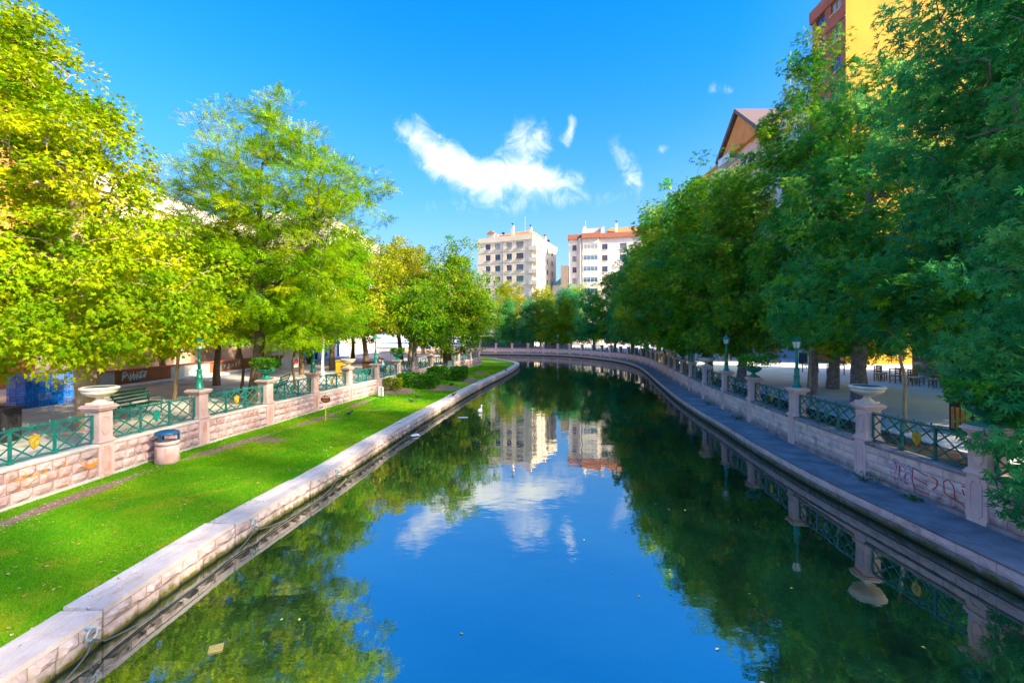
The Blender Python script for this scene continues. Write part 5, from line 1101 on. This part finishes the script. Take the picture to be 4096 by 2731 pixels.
# stacked blue crates by the left sidewalk
CR = pmat('blue_crate_plastic', (.008,.10,.50), (.02,.19,.66), 5, .35, rnd=.2); cm_ = MB(); cw, cd, ch = .52,.36,.27
for (z, hh) in ((.02,.03),(.10,.025),(.17,.025),(.245,.04)):
    for s in (-1,1): cm_.box((0,s*cd/2,z),(cw,.02,hh)); cm_.box((s*cw/2,0,z),(.02,cd-.02,hh))
for i in range(7):
    for s in (-1,1): cm_.box((-cw/2+.02+i*(cw-.04)/6,s*cd/2,.135),(.022,.018,.25))
for i in range(5):
    for s in (-1,1): cm_.box((s*cw/2,-cd/2+.02+i*(cd-.04)/4,.135),(.018,.022,.25))
cm_.box((0,0,.015),(cw-.03,cd-.03,.01)); bt = MB()
for i in range(4):
    for j in range(3): bt.lathe([(.05,.02),(.05,.17),(.02,.21),(.02,.24)], 7, (-.19+i*.127,-.11+j*.11,0))
cme, bme = cm_.mesh('crate', CR), bt.mesh('bottle', pmat('blue_bottle_plastic', (.06,.30,.72), None, rough=.15, spec=.6)); n = 0
for j in range(2):
    for i in range(4):
        for k in range(5):
            if i in (1,2) and j == 1 and k < 4: continue
            a = R(80); dx, dy = -.0-j*.38, i*.535; c = thing('bottle_crate', '', 'crate', (-19.6+dx*math.sin(a)-dy*-.0,18.4+dy+random.uniform(-.01,.01),ZP+k*.272), R(90)+random.uniform(-.02,.02), 'stacked blue crates by the left sidewalk')
            c['label'] = f"blue bottle crate of the stack by the left sidewalk, {['bottom','second','third','fourth','top'][k]} layer, {['nearest','second','third','farthest'][i]} column, {'front' if j == 0 else 'back'} row"
            link('shell', cme, c); link('bottles', bme, c)
# white shop front with blue posts on the left street
t = thing('small_shop', 'low white shop front with blue posts at the end of the left street', 'shop', (-22.8,50,ZP+.1)); BP = flat('strong_blue_paint', (.02,.10,.42), .5)
MB().box((-1.5,4.5,1.5),(3,11,3.0)).build('wall', WHITE, t); [MB().tube([(.35,i*2.2,0),(.35,i*2.2,2.7)],.16,10).build('post', BP, t) for i in range(5)]; MB().box((.25,4.4,2.85),(1.1,11,.3)).build('fascia', BP, t); [MB().box((.02,1.1+i*2.2,1.2),(.06,1.2,2.1)).build('door', BP, t) for i in (0,2,3)]; [MB().box((.03,1.1+i*2.2,1.5),(.06,1.5,1.3)).build('window', GLASS, t) for i in (1,)]
t = thing('railing', 'white railing in front of pale steps at the end of the left street', 'railing', (-17.5,60,ZP)); [MB().box((0,i*.7,.5),(.06,.06,1.0)).build('post', WHITE, t) for i in range(9)]; [MB().box((0,2.8,z),(.05,5.7,.05)).build('rail', WHITE, t) for z in (.55,.98)]
t = thing('sales_stand', 'white and red sales stand by the left sidewalk behind the second lamp', 'stand', (-20.0,41,ZP)); MB().box((0,0,.45),(.8,1.6,.9)).build('counter', WHITE, t); MB().box((.42,0,.5),(.03,1.2,.4)).build('sign_panel', flat('pink_red_sign', (.62,.07,.12)), t); MB().box((0,0,2.1),(1.2,2.0,.08)).build('canopy', WHITE, t); [MB().box((sx*.5,sy*.9,1.2),(.05,.05,1.8)).build('post', WHITE, t) for sx in (-1,1) for sy in (-1,1)]

# ------------------------------------------------------------------ right promenade: chairs, tables, signs
CUSH = flat('white_cushion', (.72,.72,.72))
def chair(loc, rz, label):
    t = thing('wooden_chair', label, 'chair', loc, rz, 'wooden cafe chairs'); MB().box((0,0,.44),(.42,.42,.04)).build('seat', WOODO, t); MB().box((0,0,.485),(.40,.40,.05),0,.015).build('cushion', CUSH, t)
    for sx in (-1,1):
        MB().box((sx*.18,-.18,.21),(.045,.045,.42)).build('leg', WOODO, t); MB().box((sx*.18,.18,.48),(.045,.045,.96)).build('leg', WOODO, t); MB().box((sx*.18,0,.18),(.03,.32,.03)).build('stretcher', WOODO, t)
    for z in (.62,.76,.90): MB().box((0,.18,z),(.33,.025,.07)).build('back_slat', WOODO, t)
for i, (x, y, a) in enumerate(((23.6,25.4,170),(23.3,26.4,-10),(24.1,27.0,80),(23.5,27.9,185),(23.4,29.0,-5),(24.2,29.8,95),(23.7,30.9,180))): chair((x,y,ZP), R(a), f'{ORD[i]} wooden chair with white cushion in the cafe row on the right')
TBLUE = flat('dark_blue_table', (.02,.04,.09))
for i, (x, y) in enumerate(((24.9,26.2),(24.9,29.2),(23.6,33.2),(23.2,35.4))):
    t = thing('cafe_table', f'{ORD[i]} dark blue square cafe table on the right pavement', 'table', (x,y,ZP), R(5), 'cafe tables'); MB().box((0,0,.74),(.85,.85,.04),0,.01).build('tabletop', TBLUE, t); [MB().box((sx*.36,sy*.36,.36),(.05,.05,.72)).build('leg', TBLUE, t) for sx in (-1,1) for sy in (-1,1)]; MB().box((0,0,.765),(.5,.5,.01)).build('cloth', WHITE if i > 1 else CUSH, t)
t = thing('banner', 'narrow blue banner standing at the end of the cafe chairs', 'banner', (23.9,24.9,ZP), R(-20)); MB().box((0,0,.62),(.26,.03,1.15)).build('cloth', flat('bright_blue_cloth', (.02,.16,.55)), t); MB().box((0,.03,.6),(.03,.03,1.25)).build('pole', BLACKM, t); MB().box((0,.03,.02),(.4,.3,.03)).build('foot', BLACKM, t)
t = thing('menu_board', 'menu board with red pictures on a yellow box beside the blue banner', 'sign', (24.0,23.8,ZP), R(-70)); MB().box((0,0,.18),(.40,.3,.34)).build('box', flat('yellow_box', (.55,.46,.10)), t); MB().box((0,0,.62),(.78,.05,.50)).build('board', WHITE, t); [MB().lathe([(.09,-.005),(.09,.005)],12).build('picture', flat('red_print', (.50,.03,.03)), t, loc=(x,-.03,.56)) for x in (-.25,.25)]
for o in t.children:
    if o.name.startswith('picture'): o.rotation_euler.x = R(90)
t = thing('easel_board', 'white easel with a dark board on the right pavement behind the lamp', 'easel', (24.4,38.2,ZP), R(-60))
for s in (-1,1): MB().bar((s*.48,0,0),(s*.36,.12,1.5),.09,.05).build('leg', WHITE, t)
MB().box((0,.05,.42),(.86,.05,.08)).build('ledge', WHITE, t); MB().box((0,.09,.95),(.72,.03,.95)).build('board', TBLUE, t); MB().bar((0,.2,1.3),(0,.6,0),.06).build('back_leg', WHITE, t)

# ------------------------------------------------------------------ behind the far wall
t = thing('kiosk', 'long kiosk with white awning behind the far wall', 'kiosk', (-2,104,ZP)); MB().box((0,1,1.2),(14,3,2.4)).build('wall', flat('dark_kiosk', (.10,.09,.08)), t); MB().prism([(-7.5,2.5),(7.5,2.5),(7.5,3.1),(-7.5,3.1)],-1.6,2.8).build('awning', WHITE, t); [MB().box((-6+i*3,-.52,1.2),(2.2,.04,1.6)).build('window', GLASS, t) for i in range(5)]
t = thing('kiosk', 'small kiosk with red roof edge behind the bend of the far wall', 'kiosk', (9.5,98,ZP), R(-25)); MB().box((0,1,1.2),(5,3,2.4)).build('wall', flat('grey_kiosk', (.22,.21,.22)), t); MB().box((0,.5,2.6),(6,4.6,.25)).build('roof', flat('red_roof_edge', (.35,.05,.05)), t); MB().box((0,-.52,1.3),(3.6,.04,1.4)).build('window', GLASS, t)
t = thing('shop_sign', 'square orange yellow sign among the trees behind the far wall', 'sign', (5.2,99.5,ZP)); MB().box((0,0,3.0),(1.7,.2,1.7),0,.03).build('board', flat('amber_sign', (.75,.36,.01)), t); MB().box((0,.1,1.1),(.15,.15,2.2)).build('post', BLACKM, t)
for i, (x, y, a) in enumerate(((14.5,89.5,-30),(15.8,84.5,-50))): 
    t = thing('park_bench', ['tan bench behind the far wall','tan bench behind the bend of the right wall'][i], 'bench', (x+2.5,y,ZP), R(a)); [MB().box((0,-.2+q*.16,.45),(1.8,.12,.04)).build('slat', flat('tan_slat', (.42,.30,.16)), t) for q in range(3)]; [MB().box((0,.25,.65+q*.16),(1.8,.04,.12)).build('slat', flat('tan_slat', (.42,.30,.16)), t) for q in range(2)]; [MB().box((s*.8,.02,.22),(.06,.5,.44)).build('leg', BLACKM, t) for s in (-1,1)]

# ------------------------------------------------------------------ birds, rope, floating things, fallen leaves
def lathe_x(prof, n=12):
    m = MB(); m.lathe([(r, x) for x, r in prof], n); m.v = [(z, x, y) for x, y, z in m.v]; return m
PIG = flat('pigeon_grey', (.05,.06,.09)); PIGD = flat('pigeon_dark', (.018,.02,.035))
def pigeon(loc, rz, label):
    t = thing('pigeon', label, 'bird', loc, rz, 'pigeons on the left bank')
    b = lathe_x([(-.12,.012),(-.08,.045),(0,.068),(.06,.058),(.10,.03)]); b.build('body', PIG, t, True, (0,0,.115)).rotation_euler.y = R(-18)
    lathe_x([(-.03,.012),(-.015,.028),(.01,.03),(.03,.016),(.055,.004)]).build('head', PIGD, t, True, (.125,0,.195)); MB().tube([(.09,0,.14),(.12,0,.19)], [.036,.024], 8).build('neck', PIGD, t)
    MB().prism([(-.24,.085),(-.10,.10),(-.10,.125),(-.24,.10)], -.025, .025).build('tail', PIGD, t)
    for s in (-1,1): MB().prism([(-.14,.10),(.05,.13),(.06,.155),(-.10,.14)], s*.05, s*.066).build('wing', PIGD, t); MB().tube([(0,s*.025,.06),(.005,s*.025,.003)], .006, 5).build('leg', flat('pigeon_leg', (.35,.08,.07)), t)
def lawn_z(x, y):
    i = min(range(NU+1), key=lambda k: abs(UV[k][0][1]-y)); a, b = UV[i]; w = (x-a[0])/(b[0]-a[0]); return gz(x, y, w)
for (x, y, a, lab) in ((-7.6,21.3,30,'dark pigeon on the lawn just right of the oval sign'),(-5.6,25.3,200,'dark pigeon on the lawn, front one of the pair before the bushes'),(-5.55,26.9,190,'grey pigeon on the lawn, back one of the pair before the bushes'),(-4.4,33.5,40,'small dark pigeon on the bare earth patch')): pigeon((x,y,lawn_z(x,y)), R(a), lab)
p, a, n = frame(KL, KL.s_of_y(27.6), False); pigeon((p[0]-n[0]*.12,p[1]-n[1]*.12,ZK+.01), R(20), 'dark pigeon perched on the left kerb')
p, a, n = frame(KL, KL.s_of_y(46.5), False); pigeon((p[0]-n[0]*.12,p[1]-n[1]*.12,ZK+.01), R(160), 'dark pigeon on the kerb near the far tip of the lawn')
FEA = flat('white_feathers', (.80,.78,.74))
t = thing('white_duck', 'white duck swimming off the left kerb', 'bird', (-1.75,24.8,0), R(70)); lathe_x([(-.24,.015),(-.18,.07),(-.05,.125),(.08,.13),(.17,.08),(.21,.02)],14).build('body', FEA, t, True, (0,0,.07)); m = MB(); m.tube([(.14,0,.10),(.20,0,.20),(.20,0,.30),(.24,0,.34)],[.055,.04,.035,.042],9); m.build('neck', FEA, t, True); lathe_x([(-.05,.02),(-.02,.042),(.03,.04),(.06,.02)]).build('head', FEA, t, True, (.23,0,.34)); MB().box((.33,0,.33),(.09,.045,.02),0,.006).build('beak', OB, t); MB().prism([(-.36,.16),(-.2,.08),(-.2,.13)],-.05,.05).build('tail', FEA, t)
t = thing('plastic_wrapper', 'white plastic wrapper with orange print floating beside the left kerb', 'litter', (-4.05,19.0,0), R(30)); rg = np.random.default_rng(4); V = [(x*.085+rg.normal(0,.012), y*.075+rg.normal(0,.012), .02+.09*rg.random()*(1 if abs(x)<2 and abs(y)<2 else .2)) for x in (-2,-1,0,1,2) for y in (-2,-1,0,1,2)]; F = [(i*5+j,i*5+5+j,i*5+6+j,i*5+1+j) for i in range(4) for j in range(4)]
m = MB(); m.add(V, F); o = m.build('film', WHITE, t); so_ = o.modifiers.new('s','SOLIDIFY'); so_.thickness = .006; m = MB(); m.add([(V[k][0],V[k][1],V[k][2]+.012) for k in (11,12,17,16)], [(0,1,2,3)]); o = m.build('print', flat('orange_print', (.75,.22,.03)), t); o.modifiers.new('s','SOLIDIFY').thickness = .004
t = thing('plastic_sheet', 'blue grey scrap of sheet floating left of the white duck', 'litter', (-2.5,23.2,.004), R(10)); MB().box((0,0,.006),(.5,.16,.012)).build('sheet', flat('pale_blue_film', (.45,.55,.72)), t)
t = thing('cardboard_scrap', 'square yellowish scrap floating near the bottom left reflections', 'litter', (-4.0,6.15,.0), R(25)); MB().box((0,0,.012),(.17,.14,.02)).build('scrap', flat('wet_cardboard', (.32,.26,.08)), t)
ROPE = pmat('grey_rope', (.07,.085,.09), (.13,.15,.155), 40, .9, .8, 120); RINGM = flat('galvanised_ring', (.30,.42,.45), .35)
rings = [3.2,5.98,9.4,13.0,19.6,26.8]; 
for i, y in enumerate(rings):
    p, a, n = frame(KL, KL.s_of_y(y), False); c = np.array([p[0]+n[0]*.06, p[1]+n[1]*.06]); t = thing('mooring_ring', f'{ORD[i]} iron mooring ring on the face of the left kerb', 'ring', (c[0],c[1],.30), a, 'mooring rings')
    MB().tube([(.075*math.cos(q),-.02,.075*math.sin(q)) for q in np.linspace(0,2*math.pi,21)], .010, 6, False).build('hoop', RINGM, t); MB().box((0,.02,.08),(.03,.08,.03)).build('staple', RINGM, t)
    if i+1 < len(rings):
        pts = []; s0_, s1_ = KL.s_of_y(y), KL.s_of_y(rings[i+1])
        for k in range(25):
            f = k/24; q, _, nn = frame(KL, s0_+(s1_-s0_)*f, False); z = max(.012, .23-(.23)*math.sin(math.pi*f)**.35*1.02); o = .10+.16*math.sin(math.pi*f); pts.append((q[0]+nn[0]*o, q[1]+nn[1]*o, z))
        tag(MB().tube(pts, .012, 6).build('mooring_rope', ROPE, None, True), f'{ORD[i]} slack length of grey rope hanging along the left kerb', 'rope', 'mooring ropes')
def scatter(name, label, n, fpos, size, mat, seed, kind='ovate'):
    rg = np.random.default_rng(seed); LV, LF = leaf_shape(kind); P = np.array([fpos(rg) for _ in range(n)]); th = rg.random(n)*6.283; s = size*(.5+rg.random(n)); nr = unit(np.c_[rg.normal(0,.2,(n,2)), np.ones(n)]); ax = unit(np.c_[np.cos(th),np.sin(th),rg.normal(0,.15,n)]); bx = unit(np.cross(nr,ax)); nr = np.cross(ax,bx)
    VV = P[:,None,:]+s[:,None,None]*(LV[None,:,0:1]*ax[:,None,:]+LV[None,:,1:2]*bx[:,None,:]+LV[None,:,2:3]*nr[:,None,:]); FF = LF[None]+(np.arange(n)*len(LV))[:,None,None]
    tag(link(name, npmesh(name, VV.reshape(-1,3), FF.reshape(-1,3), mat, np.repeat(rg.random(n), len(LF)))), label, 'leaves', kind='stuff')
DRY = leafmat('dry_leaf', (.34,.16,.03), (.50,.34,.10), (.66,.58,.40), .2)
def lawn_p(rg):
    y = 4.5+42*rg.random()**1.6; s_ = KL.s_of_y(y); k = KL.at(s_); w = rg.random(); b = WL.at(WL.s_of_y(y)); x = k[0]-.65+(b[0]-k[0]+.65)*w; return (x, y, gz(x, y, w)+.035)
scatter('fallen_leaves', 'dry fallen leaves and petals scattered over the lawn', 700, lawn_p, .06, DRY, 91)
def strip_p(rg):
    y = 5+27*rg.random(); b = WL.at(WL.s_of_y(y)); d = .95+.22*math.sin(y*.35+1)+rg.normal(0,.16); x = b[0]+d; return (x, y, lawn_z(x, y)+.012)
scatter('fallen_petals', 'pale petals lying on the bare earth strip by the left wall', 900, strip_p, .035, leafmat('petal', (.5,.40,.22), (.66,.55,.38), (.78,.70,.55), .2), 92)
def kerb_p(rg):
    s_ = KL.s_of_y(4+30*rg.random()**1.3); p, a, n = frame(KL, s_, False); o = -.1-.5*rg.random()**.6; return (p[0]+n[0]*o, p[1]+n[1]*o, ZK+.022)
scatter('kerb_litter', 'tiny pale petals lying on the left kerb slabs', 260, kerb_p, .035, DRY, 93)
def walk_p(rg):
    s_ = WR.s_of_y(6+30*rg.random()); p, a, n = frame(WR, s_, True); o = .08+.9*rg.random()**2; return (p[0]+n[0]*o, p[1]+n[1]*o, ZW+.012)
scatter('walkway_leaves', 'small leaves lying along the right walkway', 420, walk_p, .05, DRY, 94)
def water_p(rg): y = 5.5+30*rg.random()**1.5; return (-4.5+12*rg.random()*(1 if y > 8 else .9), y, .006)
scatter('floating_leaves', 'scattered small leaves floating on the canal', 80, water_p, .05, leafmat('floating_leaf', (.30,.34,.05), (.5,.5,.2), (.7,.7,.6), .1), 95)
